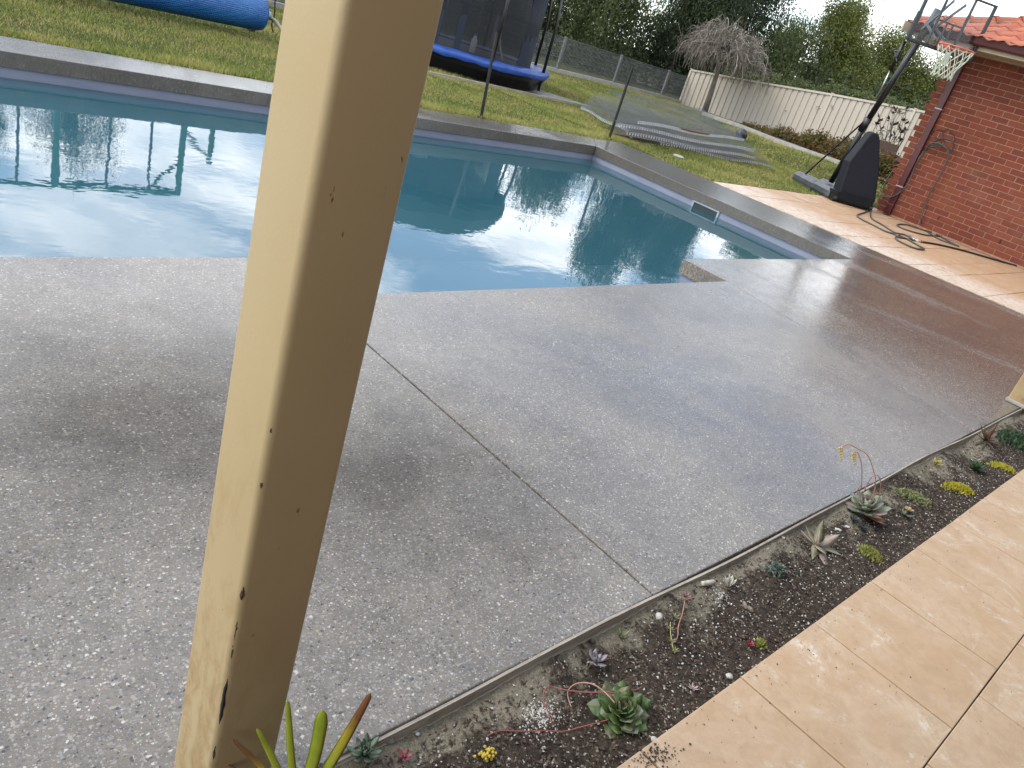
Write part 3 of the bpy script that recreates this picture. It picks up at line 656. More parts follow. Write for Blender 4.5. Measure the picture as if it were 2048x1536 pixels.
cm.f = [(i * kk + j, i * kk + j + 1, (i + 1) * kk + j + 1, (i + 1) * kk + j) for i in range(3) for j in range(kk - 1)] + [tuple(range(kk))]
cmesh = cm.mesh('ridge_cap', M_ROOF, True); HM = Matrix((hs, hipd, hu)).transposed().to_4x4()
for k in range(int(hl / 0.37)):
    P_ = A + hipd * (k * 0.37 + .05) + Vector((0, 0, 0.015))
    if inframe(P_, 100): o = obj('ridge_cap', cmesh, house); o.matrix_local = Matrix.Translation(P_) @ HM
mo = MB().bar(A + Vector((0, 0, .01)), C_ + Vector((0, 0, .01)), 0.20, 0.05).build('ridge_mortar', simple('ridge_mortar', (0.42, 0.36, 0.28), 0.9, 0.3, 12), house)

# hose reel bracket and hoses
HP = lambda px, py, off=-0.05: PL(px, py, HW(0, 0, off), HN)
z1 = lambda x, y: (1740 + x / 6.649, 60 + y / 6.649); z2 = lambda x, y: (1740 + x / 6.649, 280 + y / 6.649)
hr = empty('hose_bracket', 'black wrought iron hose bracket with scroll top fixed to the brick wall', 'hose bracket')
for pts in ([z1(850, 1490), z1(900, 1455), z1(980, 1440), z1(1080, 1470), z1(1120, 1520), z2(1110, 100), z2(1070, 170)], [z2(850, 20), z2(860, 60), z2(950, 60), z2(1060, 120)]):
    MB().tube([HP(*p, -.10) for p in pts], 0.012, 7).build('hoop', M_IRON, hr)
for pts in ([z1(800, 1390), z1(850, 1330), z1(940, 1320), z1(970, 1340), z1(1040, 1310), z1(1120, 1400), z1(1125, 1450), z1(1095, 1500)], [z1(975, 1340), z1(970, 1420), z1(985, 1470)], [z1(985, 1460), z2(985, 30)], [z1(840, 1400), z1(900, 1440), z1(985, 1450)]):
    MB().tube([HP(*p, -.02) for p in pts], 0.006, 6).build('scroll', M_IRON, hr)
def smooth(pts, m=6):
    pts = [Vector(p) for p in pts]; out = []
    for i in range(len(pts) - 1):
        p0, p1_, p2_, p3 = pts[max(i - 1, 0)], pts[i], pts[i + 1], pts[min(i + 2, len(pts) - 1)]
        for k in range(m):
            t = k / m; out.append(0.5 * ((2 * p1_) + (p2_ - p0) * t + (2 * p0 - 5 * p1_ + 4 * p2_ - p3) * t * t + (3 * p1_ - p0 - 3 * p2_ + p3) * t ** 3))
    return out + [pts[-1]]
gh = lambda x, y: Z(*z2(x, y), 0.016)
h1 = [HP(*z2(640, 250), -.07), HP(*z2(720, 150), -.09), HP(*z2(800, 75), -.11), HP(*z2(900, 65), -.12), HP(*z2(1000, 100), -.11), HP(*z2(1045, 180), -.1), HP(*z2(1000, 330), -.08), HP(*z2(880, 560), -.07), HP(*z2(780, 740), -.06), HP(*z2(705, 930), -.05), HP(*z2(680, 1090), -.05), gh(700, 1150), gh(770, 1220), gh(900, 1310), gh(1170, 1410), gh(1130, 1390), gh(1000, 1320), gh(860, 1240), gh(720, 1200), gh(500, 1130), gh(380, 1120), gh(370, 1140), gh(470, 1190), gh(680, 1250), gh(800, 1270), gh(1000, 1285), gh(1190, 1335), gh(1500, 1440), gh(1800, 1545), gh(2100, 1640)]
o = MB().tube(smooth(h1), 0.0105, 7).build('garden_hose', M_HOSE, smooth=True); o['label'] = 'grey hose draped over the wall bracket and looped on the paving below it'; o['category'] = 'hose'
h2 = [HP(*z2(740, 130), -.10), HP(*z2(800, 50), -.13), HP(*z2(900, 40), -.14), HP(*z2(960, 80), -.13), HP(*z2(850, 90), -.1), HP(*z2(760, 130), -.08), HP(*z2(640, 270), -.08), HP(*z2(560, 450), -.07), HP(*z2(500, 590), -.09), HP(*z2(420, 680), -.1), HP(*z2(330, 740), -.1), HP(*z2(250, 765), -.09), HP(*z2(180, 740), -.05), HP(*z2(160, 700), .05), HP(*z2(175, 630), .1), HP(*z2(230, 520), .2), HP(*z2(320, 380), .3)]
o = MB().tube(smooth(h2), 0.0105, 7).build('garden_hose', M_HOSE, smooth=True); o['label'] = 'grey hose hanging from the bracket across the downpipe and round the wall corner'; o['category'] = 'hose'
h3 = [Z(1737, 418, .03), gh(-60, 960), gh(-170, 1000), gh(-100, 1060), gh(0, 1110), gh(200, 1210), gh(340, 1260), gh(350, 1320), gh(500, 1400), gh(640, 1450), gh(720, 1450), gh(640, 1400), gh(500, 1320), gh(400, 1275), gh(360, 1285), gh(480, 1310), gh(600, 1335)]
o = MB().tube(smooth(h3), 0.0115, 7).build('garden_hose', M_HOSE, smooth=True); o['label'] = 'grey hose coiled on the paving in front of the basketball stand base'; o['category'] = 'hose'
h4 = [Z(1742, 416, .03), gh(20, 1035), gh(170, 1130), gh(330, 1230), gh(460, 1260), gh(600, 1330), gh(640, 1345)]
o = MB().tube(smooth(h4), 0.0115, 7).build('garden_hose', M_HOSE, smooth=True); o['label'] = 'second grey hose from the stand base to the cream connector'; o['category'] = 'hose'
h5 = [gh(690, 1355), gh(900, 1390), gh(1200, 1460), gh(1450, 1530), gh(1900, 1660), gh(2150, 1730)]
o = MB().tube(smooth(h5), 0.014, 8).build('garden_hose', M_HOSEB, smooth=True); o['label'] = 'black hose running from the orange connector to the right edge over the paving'; o['category'] = 'hose'
hc = empty('hose_connector', 'cream and orange hose connector lying on the stone paving', 'hose connector')
MB().tube([gh(600, 1335), gh(655, 1348)], [0.02, 0.028], 10).build('body', M_BRASS, hc, smooth=True); MB().tube([gh(655, 1348), gh(692, 1356)], [0.029, 0.018], 10).build('collar', M_ORANGE, hc, smooth=True)
MB().tube([gh(520, 1280), gh(590, 1325)], [0.02, 0.016], 10).build('valve', M_SILVER, hc, smooth=True)

# ------------------------------------------------------------------ basketball stand
hoop = empty('basketball_stand', 'portable basketball stand with clear backboard, red rim and black padded base', 'basketball hoop')
bf = Vector((-0.588, -0.809, 0)); bs = Vector((0.809, -0.588, 0)); BC = Vector((12.80, 5.22, 0))   # front centre of the tank
def BL(f, s, z): return BC + bf * f + bs * s + Vector((0, 0, z))
BPn = bs; PF_ = lambda px, py: PL(px, py, BC, BPn)     # the stand's plane of symmetry
BM = Matrix((bs, bf, Vector((0, 0, 1)))).transposed()
tk = MB()      # tank: front block and two long rear arms with a rounded top
def loft(mb, secs):
    k = len(secs[0]); o_ = len(mb.v)
    for s_ in secs: mb.v += [tuple(p) for p in s_]
    for i in range(len(secs) - 1): mb.f += [(o_ + i * k + j, o_ + i * k + (j + 1) % k, o_ + (i + 1) * k + (j + 1) % k, o_ + (i + 1) * k + j) for j in range(k)]
    mb.f += [tuple(range(o_, o_ + k))[::-1], tuple(range(o_ + (len(secs) - 1) * k, o_ + len(secs) * k))]
def ring(f, s, w, l, z, r=0.08, n_=4):
    out = []
    for cx_, cy_, a0_ in ((w / 2 - r, l / 2 - r, 0), (-w / 2 + r, l / 2 - r, 90), (-w / 2 + r, -l / 2 + r, 180), (w / 2 - r, -l / 2 + r, 270)):
        for i in range(n_ + 1):
            a = R(a0_ + 90 * i / n_); out.append(BL(f + cy_ + r * math.sin(a), s + cx_ + r * math.cos(a), z))
    return out
loft(tk, [ring(-.30, 0, .72, .58, .015), ring(-.30, 0, .76, .62, .05), ring(-.30, 0, .76, .62, .12), ring(-.30, 0, .68, .54, .175)])
tk.build('water_tank', M_GRYPL, hoop, smooth=False)
for sgn in (-1, 1):
    t_ = MB(); loft(t_, [ring(-.95, sgn * .24, .26, .80, .01), ring(-.95, sgn * .24, .29, .82, .05), ring(-.95, sgn * .24, .29, .82, .11), ring(-.95, sgn * .24, .22, .74, .165)]); t_.build('tank_arm', M_GRYPL, hoop)
t_ = MB(); loft(t_, [ring(.03, 0, .66, .20, .02, .05), ring(.03, 0, .70, .24, .06, .06), ring(.03, 0, .72, .24, .17, .05)]); t_.build('wheel_block', M_BLKPL, hoop)
for sgn in (-1, 1):
    MB().tube([BL(.10, sgn * .30, .06), BL(.10, sgn * .36, .06)], .06, 18).build('wheel', M_BLACK, hoop)
# tapered pad: bottom wide, top narrow, with a chamfered outline
sk = MB(); A_ = [(-.29, .155), (.37, .155), (.27, .62), (.10, 1.08), (.06, 1.12), (-.03, 1.12), (-.08, 1.08), (-.28, .62)]
front = [BL(.14 - .27 * (z - .15), s, z) for s, z in A_]; back = [BL(-.10 - .20 * (z - .15), s * 1.0, z) for s, z in A_]; k = 8
sk.add(front + back, [tuple(range(k)), tuple(range(k, 2 * k))[::-1]] + [(i, k + i, k + (i + 1) % k, (i + 1) % k) for i in range(k)])
sk.build('base_pad', M_BLKPL, hoop, bevel=0.02)
sk.box((0, 0, 0), (0, 0, 0)) if False else None
pr = MB()
B2 = [(-.25, .20), (.33, .20), (.23, .60), (.09, 1.02), (.05, 1.05), (0, 1.05), (-.04, 1.02), (-.26, .60)]
pr.add([BL(.145 - .27 * (z - .15), s, z) for s, z in B2], [tuple(range(8))]); pr.build('pad_face', simple('pad_weave', (0.013, 0.014, 0.020), 0.7, 0.3, 40, spec=.25, bump=0.002, bscale=120), hoop)
# pole
pb, pj, pt = PF_(1662, 364), PF_(1733, 245), PF_(1877, 14)
MB().tube([pb, pj + (pj - pb) * .02], 0.045, 12).build('lower_pole', M_BLACK, hoop, smooth=True)
MB().tube([pj - (pt - pj).normalized() * .06, PF_(1838, 80)], 0.046, 12).build('upper_pole', M_BLACK, hoop, smooth=True)
MB().tube([PF_(1722, 262), PF_(1738, 236)], 0.058, 12).build('pole_collar', M_BLACK, hoop, smooth=True)
for sgn in (-1, 1):
    MB().tube([BL(-1.15, sgn * .26, .16), pj + bs * sgn * .05], 0.014, 8).build('strut', M_BLACK, hoop)
zz7 = lambda x, y: (1700 + x / 5.885, y / 5.885)
# lift actuator in front of the upper pole
aq = PF_(*zz7(330, 1160)) - bs * .10; 
MB().tube([PF_(*zz7(330, 1160)) - bs * .02, PF_(*zz7(490, 830)) - bs * .02], 0.017, 10).build('actuator_rod', M_SILVER, hoop, smooth=True)
MB().tube([PF_(*zz7(490, 835)) - bs * .02, PF_(*zz7(655, 490)) - bs * .02], 0.027, 10).build('actuator_body', M_BLACK, hoop, smooth=True)
hb = MB(); q = [PF_(*zz7(545, 605)) - bs * .03, PF_(*zz7(640, 610)) - bs * .03, PF_(*zz7(575, 740)) - bs * .03, PF_(*zz7(545, 605)) - bs * .03]
hb.tube(q, 0.012, 6).build('lift_handle', M_BLACK, hoop)
# backboard: clear sheet in a black frame
bbc = PF_(1878, 99); bz0 = bbc.z; BW, BH = 1.04, 0.72; bb0 = bbc
def BB(s, z, f=0.0): return bb0 + bs * s + Vector((0, 0, z)) + bf * f
gm = Mat('clear_acrylic'); gm.t.nodes.remove(gm.b); tr = N(gm.t, 'ShaderNodeBsdfTransparent'); tr.inputs[0].default_value = (0.97, 0.97, 0.97, 1); gl = N(gm.t, 'ShaderNodeBsdfGlossy'); gl.inputs[1].default_value = 0.05
lw = N(gm.t, 'ShaderNodeFresnel'); lw.inputs[0].default_value = 1.25; ms = N(gm.t, 'ShaderNodeMixShader'); gm.link(lw.outputs[0], ms.inputs[0]); gm.link(tr.outputs[0], ms.inputs[1]); gm.link(gl.outputs[0], ms.inputs[2]); gm.link(ms.outputs[0], gm.t.nodes['Material Output'].inputs[0])
MB().box(BB(0, BH / 2), (BW, 0.006, BH), M=BM).build('acrylic_panel', gm.m, hoop)
for s in (-BW / 2, BW / 2): MB().box(BB(s, BH / 2, .0), (0.04, 0.04, BH + .03), M=BM).build('board_frame', M_BLACK, hoop, bevel=.004)
MB().box(BB(-BW / 2 - .005, .18, 0), (0.06, 0.05, .36), M=BM).build('corner_pad', M_BLACK, hoop, bevel=.006)
MB().box(BB(BW / 2 + .003, .02, 0), (0.06, 0.05, .12), M=BM).build('corner_pad', M_BLACK, hoop, bevel=.006)
MB().box(BB(0, BH, 0), (BW, 0.035, 0.028), M=BM).build('board_frame', M_BLACK, hoop, bevel=.004)
MB().box(BB(0, .0, 0), (BW, 0.06, 0.05), M=BM).build('bottom_pad', M_BLACK, hoop, bevel=.008)
for s in (-.21, .21): MB().box(BB(s, BH / 2, -.02), (0.034, 0.02, BH), M=BM).build('rear_bar', M_BLACK, hoop)
MB().box(BB(0, .34, -.02), (.42, 0.02, 0.022), M=BM).build('rear_bar', M_BLACK, hoop)
for s in (-.05, .05): MB().box(BB(s, .17, -.02), (.022, 0.02, 0.34), M=BM).build('rear_bar', M_BLACK, hoop)
pe = PF_(*zz7(1040, 110))
MB().tube([PF_(1838, 80), pe], 0.05, 12).build('upper_pole_end', M_GRYPL, hoop, smooth=True)
for sgn in (-1, 1):
    for (u, w_) in ((.30, .62), (.55, .10)):
        pp = PF_(1838, 80).lerp(pe, u)
        MB().bar(pp + bs * sgn * .06, BB(sgn * .10, w_, -.03), 0.02, 0.035).build('parallel_arm', M_GRYPL, hoop)
# rim with net
rc = BB(0, .045, .15 + .225); rr = 0.24
MB().box(BB(0, .05, .05), (.13, .09, .11), M=BM).build('rim_bracket', M_REDRIM, hoop, bevel=.006)
ri = MB(); ri.tube([rc + (bs * math.cos(a) + bf * math.sin(a)) * rr for a in np.linspace(0, 2 * math.pi, 33)], 0.0095, 8, cap=False); ri.build('rim', M_REDRIM, hoop, smooth=True)
for sgn in (-1, 1): MB().tube([BB(sgn * .05, .03, .10), rc + (bs * sgn * .75 - bf * .66) * rr + Vector((0, 0, -.0))], .007, 6).build('rim_brace', M_REDRIM, hoop)
nn = MB(); nk = 12; lev = [(1.0, 0), (.86, .10), (.68, .19), (.58, .26), (.55, .33), (.60, .40)]
sag = lambda a, i: bs * (-.005 * i)
for j in range(nk):
    for dr in (-1, 1):
        pts = []
        for i, (q, dz) in enumerate(lev):
            a = 2 * math.pi * (j + dr * i * 0.5) / nk
            pts.append(rc + (bs * math.cos(a) + bf * math.sin(a)) * rr * q + sag(a, i) + Vector((0, 0, -dz + rng.normal(0, .006))))
        nn.tube(smooth(pts, 3), 0.0055, 5)
nn.build('net', M_NET, hoop, smooth=True)
MB().add([BB(-.10, -.02, .33), BB(.02, -.03, .28), BB(.03, -.16, .30), BB(-.12, -.20, .36)], [(0, 1, 2, 3)]).build('net_patch', M_NET, hoop)

# ------------------------------------------------------------------ ribbed cream steel fence
def fence_x(y): return 21.45 + (15 - y) * 0.04
tops = [(15.0, 1.08), (12.73, 1.32), (10.5, 1.585), (8.29, 1.81), (6.05, 2.00), (3.8, 2.2)]
fn = empty('steel_sheet_fence', 'cream ribbed steel sheet fence stepping up behind the garden bed', 'fence')
for i in range(len(tops) - 1):
    (ya, za_), (yb, zb_) = tops[i], tops[i + 1]; m_ = MB(); nr = 12; pts = []
    for k in range(nr + 1):
        u = k / nr
        for du, dd in ((-.016, 0), (-.010, .028), (.010, .028), (.016, 0)):
            uu = min(max(u + du, 0), 1); yy = ya + (yb - ya) * uu; pts.append((fence_x(yy) + dd, yy, za_ + (zb_ - za_) * uu))
    kk = len(pts); m_.v = [(x, y_, z_ - 1.75) for x, y_, z_ in pts] + [(x, y_, z_ - .03) for x, y_, z_ in pts]
    m_.f = [(j, j + 1, kk + j + 1, kk + j) for j in range(kk - 1)]; m_.build('sheet_panel', M_FENCE, fn)
    MB().bar((fence_x(ya), ya, za_), (fence_x(yb), yb, zb_), .05, .05).build('top_rail', M_FENCE2, fn)
    MB().box((fence_x(ya), ya, za_ - .85), (.065, .06, 1.76)).build('fence_post', M_FENCE2, fn, bevel=.004)
    MB().box((fence_x(ya), ya, za_ + .035), (.075, .07, .02)).build('post_cap', M_FENCE2, fn)

# ------------------------------------------------------------------ galvanised wire fence (v = 15) on a concrete plinth
wf = empty('wire_fence', 'galvanised welded wire fence with square posts in front of the dark trees', 'fence')
posts = [1.5, 3.85, 6.2, 8.6, 11.0, 13.37, 15.75, 18.1, 20.42, 21.5]
def wtop(x): return 0.96 - 0.012 * (x - 14)
def wbase(x): return float(gz(x, 15.0)) + 0.06
for i, x in enumerate(posts):
    MB().box((x, 15.0, (wtop(x) + wbase(x) - .2) / 2), (.06, .06, wtop(x) - wbase(x) + .2)).build('post', M_GALV, wf)
    MB().box((x, 15.0, wtop(x) + .012), (.068, .068, .02)).build('post_cap', M_GALV, wf)
for i in range(len(posts) - 1):
    a, b = posts[i] + .03, posts[i + 1] - .03; m_ = MB(); nv = int((b - a) / .05)
    for k in range(1, nv):
        x = a + (b - a) * k / nv; m_.box((x, 15.0, (wtop(x) + wbase(x)) / 2 + .02), (.007, .007, wtop(x) - wbase(x) - .04))
    nh = 6
    for k in range(nh + 1):
        u = k / nh; za_, zb_ = wbase(a) + .05 + u * (wtop(a) - wbase(a) - .06), wbase(b) + .05 + u * (wtop(b) - wbase(b) - .06)
        t = .012 if k in (0, nh) else .008
        for dy_ in (-.010, .010): m_.bar((a, 15.0 + dy_, za_), (b, 15.0 + dy_, zb_), t, t)
    m_.build('wire_panel', M_GALV, wf)
    p_ = MB().bar((posts[i], 15.02, wbase(a) - .09), (posts[i + 1], 15.02, wbase(b) - .09), .14, .22).build('plinth', M_KERB, wf)

# ------------------------------------------------------------------ pile of loose mesh panels
def meshpanel(q, label, sp=0.062, edge=True, rust=False):
    """q: four corners, near edge first"""
    A, B_, C_, D_ = [Vector(p) for p in q]; e = empty('mesh_panel', label, 'wire mesh panel', group='loose wire mesh panels stacked on the lawn')
    m_ = MB(); n1_ = min(int((B_ - A).length / sp), 90); n2_ = min(int((D_ - A).length / (sp * 2.2)), 60)
    P = lambda u, v: A.lerp(B_, u).lerp(D_.lerp(C_, u), v) + Vector((0, 0, .015 * math.sin(u * 9 + v * 5)))
    for i in range(n1_ + 1):
        u = i / n1_; m_.tube([P(u, v) for v in (0, .34, .67, 1)], .0024, 3, cap=False)
    for j in range(n2_ + 1):
        v = j / n2_; m_.tube([P(u, v) for u in (0, .34, .67, 1)], .0024, 3, cap=False)
    m_.build('wires', M_GALV, e)
    if edge:      # folded lip of zig-zag wires that catches the light
        l = MB(); dn = Vector((0, 0, -.045)); inw = (D_ - A).normalized() * .022
        for i in range(n1_):
            u = (i + .5) / n1_; p = P(u, 0); l.bar(p, p + dn * .7 - inw, .016, .005); 
        l.tube([P(u, 0) + Vector((0, 0, .004)) for u in np.linspace(0, 1, 12)], .0045, 5)
        l.build('folded_edge', M_GALVB, e)
        if rust: MB().tube([P(u, 0) + Vector((0, 0, .012)) for u in np.linspace(.35, .62, 6)], .016, 5).build('rusty_stretch', M_RUST, e)
    return e
gq = lambda L_: [Z(x, y, z) for x, y, z in L_]
meshpanel(gq([(1275, 243, .34), (1488, 280, .34), (1405, 219, .42), (1215, 176, .42)]), 'topmost wire mesh panel with a rust streak on its bright folded edge', rust=True)
meshpanel(gq([(1235, 248, .26), (1508, 301, .26), (1470, 255, .30), (1190, 196, .30)]), 'second wire mesh panel with long bright folded edge, under the topmost one')
meshpanel(gq([(1252, 264, .15), (1512, 316, .15), (1450, 270, .18), (1210, 215, .18)]), 'dark wire mesh panel near the bottom of the pile, shaded under the others')
MB().prism([(9.7, 7.75), (13.2, 7.5), (14.3, 8.3), (11.4, 9.2)], .015, .02).build('pile_shade', simple('shade_brown', (.10, .085, .04), .95, .4, 12), kind='structure')  # dark sheet standing in for the shade beneath the mesh pile
meshpanel(gq([(1320, 285, .07), (1548, 333, .07), (1510, 296, .08), (1300, 262, .08)]), 'lowest wire mesh panel poking out furthest right over the lawn')
meshpanel(gq([(1162, 214, .10), (1258, 262, .14), (1330, 232, .20), (1195, 185, .20)]), 'wire mesh panel at the left end of the pile pointing at the timber strip')
MB().bar(Z(1262, 274, .03), Z(1330, 287, .03), .05, .03).build('steel_offcut', M_GALV, label='grey flat steel strip lying at the front foot of the mesh pile', category='steel strip')

# ------------------------------------------------------------------ black pool fence posts
for (b, t, lab) in (((962, 235), (993.5, 67), 'thin black pool fence post in front of the trampoline'), ((1218, 278), (1265, 135), 'thin black pool fence post in front of the mesh pile, by the coping corner')):
    p = empty('fence_post', lab, 'post', group='black pool fence posts'); B0 = Z(*b); T0 = PX(*t, B0.x)
    MB().bar(B0, T0, .026, .026).build('shaft', M_BLACK, p); MB().box(B0 + Vector((0, 0, .006)), (.07, .07, .012)).build('base_plate', M_BLACK, p)
    MB().box(T0, (.029, .029, .012)).build('cap', M_BLACK, p)

# ------------------------------------------------------------------ trampoline
tr_ = empty('trampoline', 'round trampoline with blue pad, black net enclosure and black skirt', 'trampoline')
TC = Vector((9.93, 12.28, 0)); TR = 1.90; PZ = .345
M_BLUE = simple('blue_vinyl_pad', (0.022, 0.085, 0.36), 0.4, 0.25, 6, bump=0.01, bscale=9)
m_ = MB(); na = 72
def pad_z(a): return 0.010 * math.sin(a * 17) + .006 * math.sin(a * 31)
for i in range(na):
    a = 2 * math.pi * i / na
    for r_, z in ((TR - .34, -.005), (TR - .30, .02), (TR - .12, .03 + pad_z(a)), (TR + .02, .018 + pad_z(a)), (TR + .05, -.03), (TR + .03, -.09 + pad_z(a * 2))): m_.v.append(tuple(TC + Vector((r_ * math.cos(a), r_ * math.sin(a), PZ + z))))
k = 6; m_.f = [(i * k + j, ((i + 1) % na) * k + j, ((i + 1) % na) * k + j + 1, i * k + j + 1) for i in range(na) for j in range(k - 1)]
m_.build('blue_pad', M_BLUE, tr_, smooth=True)
MB().lathe([(0.01, PZ - .02), (TR - .36, PZ - .02)], TC, 48).build('jumping_mat', M_BLACK, tr_)
MB().lathe([(TR + .01, PZ - .05), (TR - .03, .18), (TR - .14, .0)], TC, 48).build('skirt', M_BLACK, tr_)
netm = Mat('enclosure_net'); netm.b.inputs['Base Color'].default_value = (0.006, 0.008, 0.012, 1)
trn = N(netm.t, 'ShaderNodeBsdfTransparent'); msn = N(netm.t, 'ShaderNodeMixShader'); msn.inputs[0].default_value = 0.64
netm.link(trn.outputs[0], msn.inputs[1]); netm.link(netm.b.outputs[0], msn.inputs[2]); netm.link(msn.outputs[0], netm.t.nodes['Material Output'].inputs[0])
NR = TR - .36; NZ = 2.0
MB().lathe([(NR, PZ), (NR + .02, 1.1), (NR - .02, NZ)], TC, 48).build('enclosure_net', netm.m, tr_)
solid = simple('navy_net_border', (0.016, 0.022, 0.040), 0.8)
rt = Vector((RT[0], RT[1], 0)).normalized(); ar = math.atan2(rt.y, rt.x)
def netstrip(a0_, a1_, name='net_border'):
    m2 = MB(); ks = 6
    for z in (PZ, 1.2, NZ): m2.v += [tuple(TC + Vector(((NR + .012) * math.cos(a0_ + (a1_ - a0_) * i / ks), (NR + .012) * math.sin(a0_ + (a1_ - a0_) * i / ks), z))) for i in range(ks + 1)]
    m2.f = [(j * 7 + i, j * 7 + i + 1, (j + 1) * 7 + i + 1, (j + 1) * 7 + i) for j in range(2) for i in range(ks)]; m2.build(name, solid, tr_)
netstrip(ar - R(34), ar - R(4)); netstrip(ar - R(100), ar - R(94)); netstrip(ar - R(84), ar - R(80))
for k in range(8):
    a = ar - R(18) + 2 * math.pi * k / 8; pts = [TC + Vector(((TR - .02) * math.cos(a), (TR - .02) * math.sin(a), z)) for z in (.05, 1.2)] + [TC + Vector(((TR - .10) * math.cos(a), (TR - .10) * math.sin(a), 1.8)), TC + Vector(((TR - .35) * math.cos(a), (TR - .35) * math.sin(a), 2.05))]
    MB().tube(pts, .028, 8).build('enclosure_pole', M_BLACK, tr_, smooth=True)
a = ar - R(66)
MB().tube(smooth([PD(1005, 122, 14.6), PD(1000, 90, 14.6), PD(1002, 60, 14.6), PD(1010, 25, 14.6), PD(1022, -10, 14.6), PD(1040, -40, 14.6)]), .018, 8).build('door_tube', simple('white_tube', (0.62, 0.60, 0.56), .5), tr_, smooth=True)
MB().lathe([(TR - .25, 1.72), (TR - .05, 1.80), (TR - .02, 2.02), (TR - .30, 2.42), (.3, 2.62), (0.01, 2.64)], TC, 12).build('canopy', simple('dark_green_canopy', (0.012, 0.050, 0.045), .7), tr_)
bt = empty('white_bottle', 'small white bottle standing on the trampoline pad behind the net', 'bottle')
p = PD(943, 106, 14.45); p.z = PZ + .02
MB().lathe([(.0, 0), (.05, 0), (.055, .02), (.055, .20), (.03, .25), (.02, .29), (0, .29)], p, 14).build('body', simple('white_plastic', (.8, .8, .8), .4), bt, smooth=True)
MB().lathe([(.023, .28), (.023, .32), (0, .32)], p, 12).build('cap', simple('blue_cap', (.1, .2, .5), .4), bt)
# timber border strip by the trampoline
bd = empty('timber_border', 'low grey timber board strip edging the lawn beside the trampoline', 'garden edging')
yb = 10.28
MB().bar((7.6, yb, 0.0), (11.95, yb - .02, 0.0), .05, .06).build('edge_board', simple('pale_board', (0.42, 0.37, 0.29), .8, .2, 6), bd)
x = 10.72
while x < 11.95:
    u = (x - 10.72) / 1.25; dd = 1.45 * (1 - u) + .03
    MB().box((x + .058, yb + .04 + dd / 2, -.002), (.108, dd, .045)).build('plank', M_SLEEP, bd); x += .118

# ------------------------------------------------------------------ pool cover roller
rl = empty('pool_cover_roller', 'blue bubble pool cover rolled on a tube with curved legs on the lawn', 'pool cover roller')
Fr = Z(510, 85); 
best = None
def ax(px, py, Y): return PY(px, py, Y)
E0 = PD(524, 27, 10.55); E0 = Vector((E0.x, E0.y, E0.z)); dirr = Vector((-1, 0.0, 0)); RR_ = .215
# turn the roll so that its lower edge falls where the photograph has it
def edge_err(a):
    d = Vector((-math.cos(a), math.sin(a), 0)); q = E0 + d * 2.0 + Vector((0, 0, -RR_)); u = proj(q); v = proj(E0 + Vector((0, 0, -RR_)))
    return abs((v[1] - u[1]) / (v[0] - u[0]) - 0.203)
ang = min((k * .01 for k in range(-90, 90)), key=edge_err); dirr = Vector((-math.cos(ang), math.sin(ang), 0))
mcv = Mat('bubble_cover'); vv = mcv.voro(45, rnd=0.1); mcv.color(mcv.mix(mcv.step(mcv.noise(3, 4), .3, .7), (0.012, 0.10, 0.34, 1), (0.025, 0.17, 0.46, 1))); mcv.set(rough=.35); mcv.bump(vv.outputs['Distance'], .01, 1.0)
Mr = Matrix((Vector((-dirr.y, dirr.x, 0)), Vector((0, 0, 1)), dirr)).transposed()
MB().lathe([(0.03, .03), (RR_ - .05, .02), (RR_ - .01, .03), (RR_, .08), (RR_, 5.0), (RR_ - .02, 5.05), (.03, 5.05)], E0, 40, Mr).build('rolled_cover', mcv.m, rl, smooth=True)
MB().tube([E0 - dirr * .12, E0 + dirr * .1], .042, 12).build('tube_end', simple('grey_tube', (.45, .46, .46), .4), rl, smooth=True)
side = Vector((-dirr.y, dirr.x, 0)); 
if side.dot(Vector((FW[0], FW[1], 0))) > 0: side = -side
for sgn in (1, -1):
    fo = Vector((E0.x, E0.y, 0)) + side * sgn * .38 - dirr * .12
    MB().tube(smooth([E0 - dirr * .12 + Vector((0, 0, -.03)), E0 - dirr * .12 + side * sgn * .15 + Vector((0, 0, -.05)), fo + Vector((0, 0, .12)), fo]), .024, 8).build('leg', simple('tan_leg', (.33, .29, .20), .5), rl, smooth=True)
    MB().box(fo + Vector((0, 0, .015)), (.08, .06, .03)).build('foot', M_BLACK, rl)
fo = E0 + dirr * 4.2; fo.z = 0
MB().tube(smooth([E0 + dirr * 4.2, fo + side * .30 + Vector((0, 0, .15)), fo + side * .38]), .024, 8).build('leg', M_BLACK, rl, smooth=True)
MB().tube(smooth([E0 - dirr * .16 + Vector((0, 0, .2)), E0 - dirr * .18, E0 - dirr * .16 + Vector((0, 0, -.1)), E0 - dirr * .2 + Vector((0, 0, -.2))]), .008, 6).build('cord', M_BLACK, rl)

# ------------------------------------------------------------------ green swing frame (seen in the pool)
sw = empty('swing_frame', 'green tubular swing frame mirrored in the pool water, standing on the lawn', 'swing set')
M_GREEN = simple('green_tube', (0.02, 0.16, 0.08), .4)
MB().tube([(-2.5, 11.5, 2.2), (4.95, 11.55, 2.2)], .05, 10).build('top_bar', M_GREEN, sw)
for x in (4.9, 3.25, -2.4): MB().tube([(x, 11.5, 0), (x, 11.5, 2.2)], .045, 10).build('upright', M_GREEN, sw)
MB().tube([(6.2, 13.4, 0), (6.2, 13.4, 2.25)], .045, 10).build('upright', M_GREEN, sw)
MB().tube([(4.9, 11.55, 1.25), (6.2, 13.4, 2.2)], .035, 8).build('brace', M_GREEN, sw); MB().tube([(4.9, 11.5, 1.7), (4.4, 11.5, 2.2)], .025, 8).build('brace', M_GREEN, sw)
for x in (2.8, 3.9, 4.45, 1.2, .6): MB().tube([(x, 11.5, 2.2), (x + .02, 11.52, .5)], .02, 6).build('rope', M_BLACK, sw)

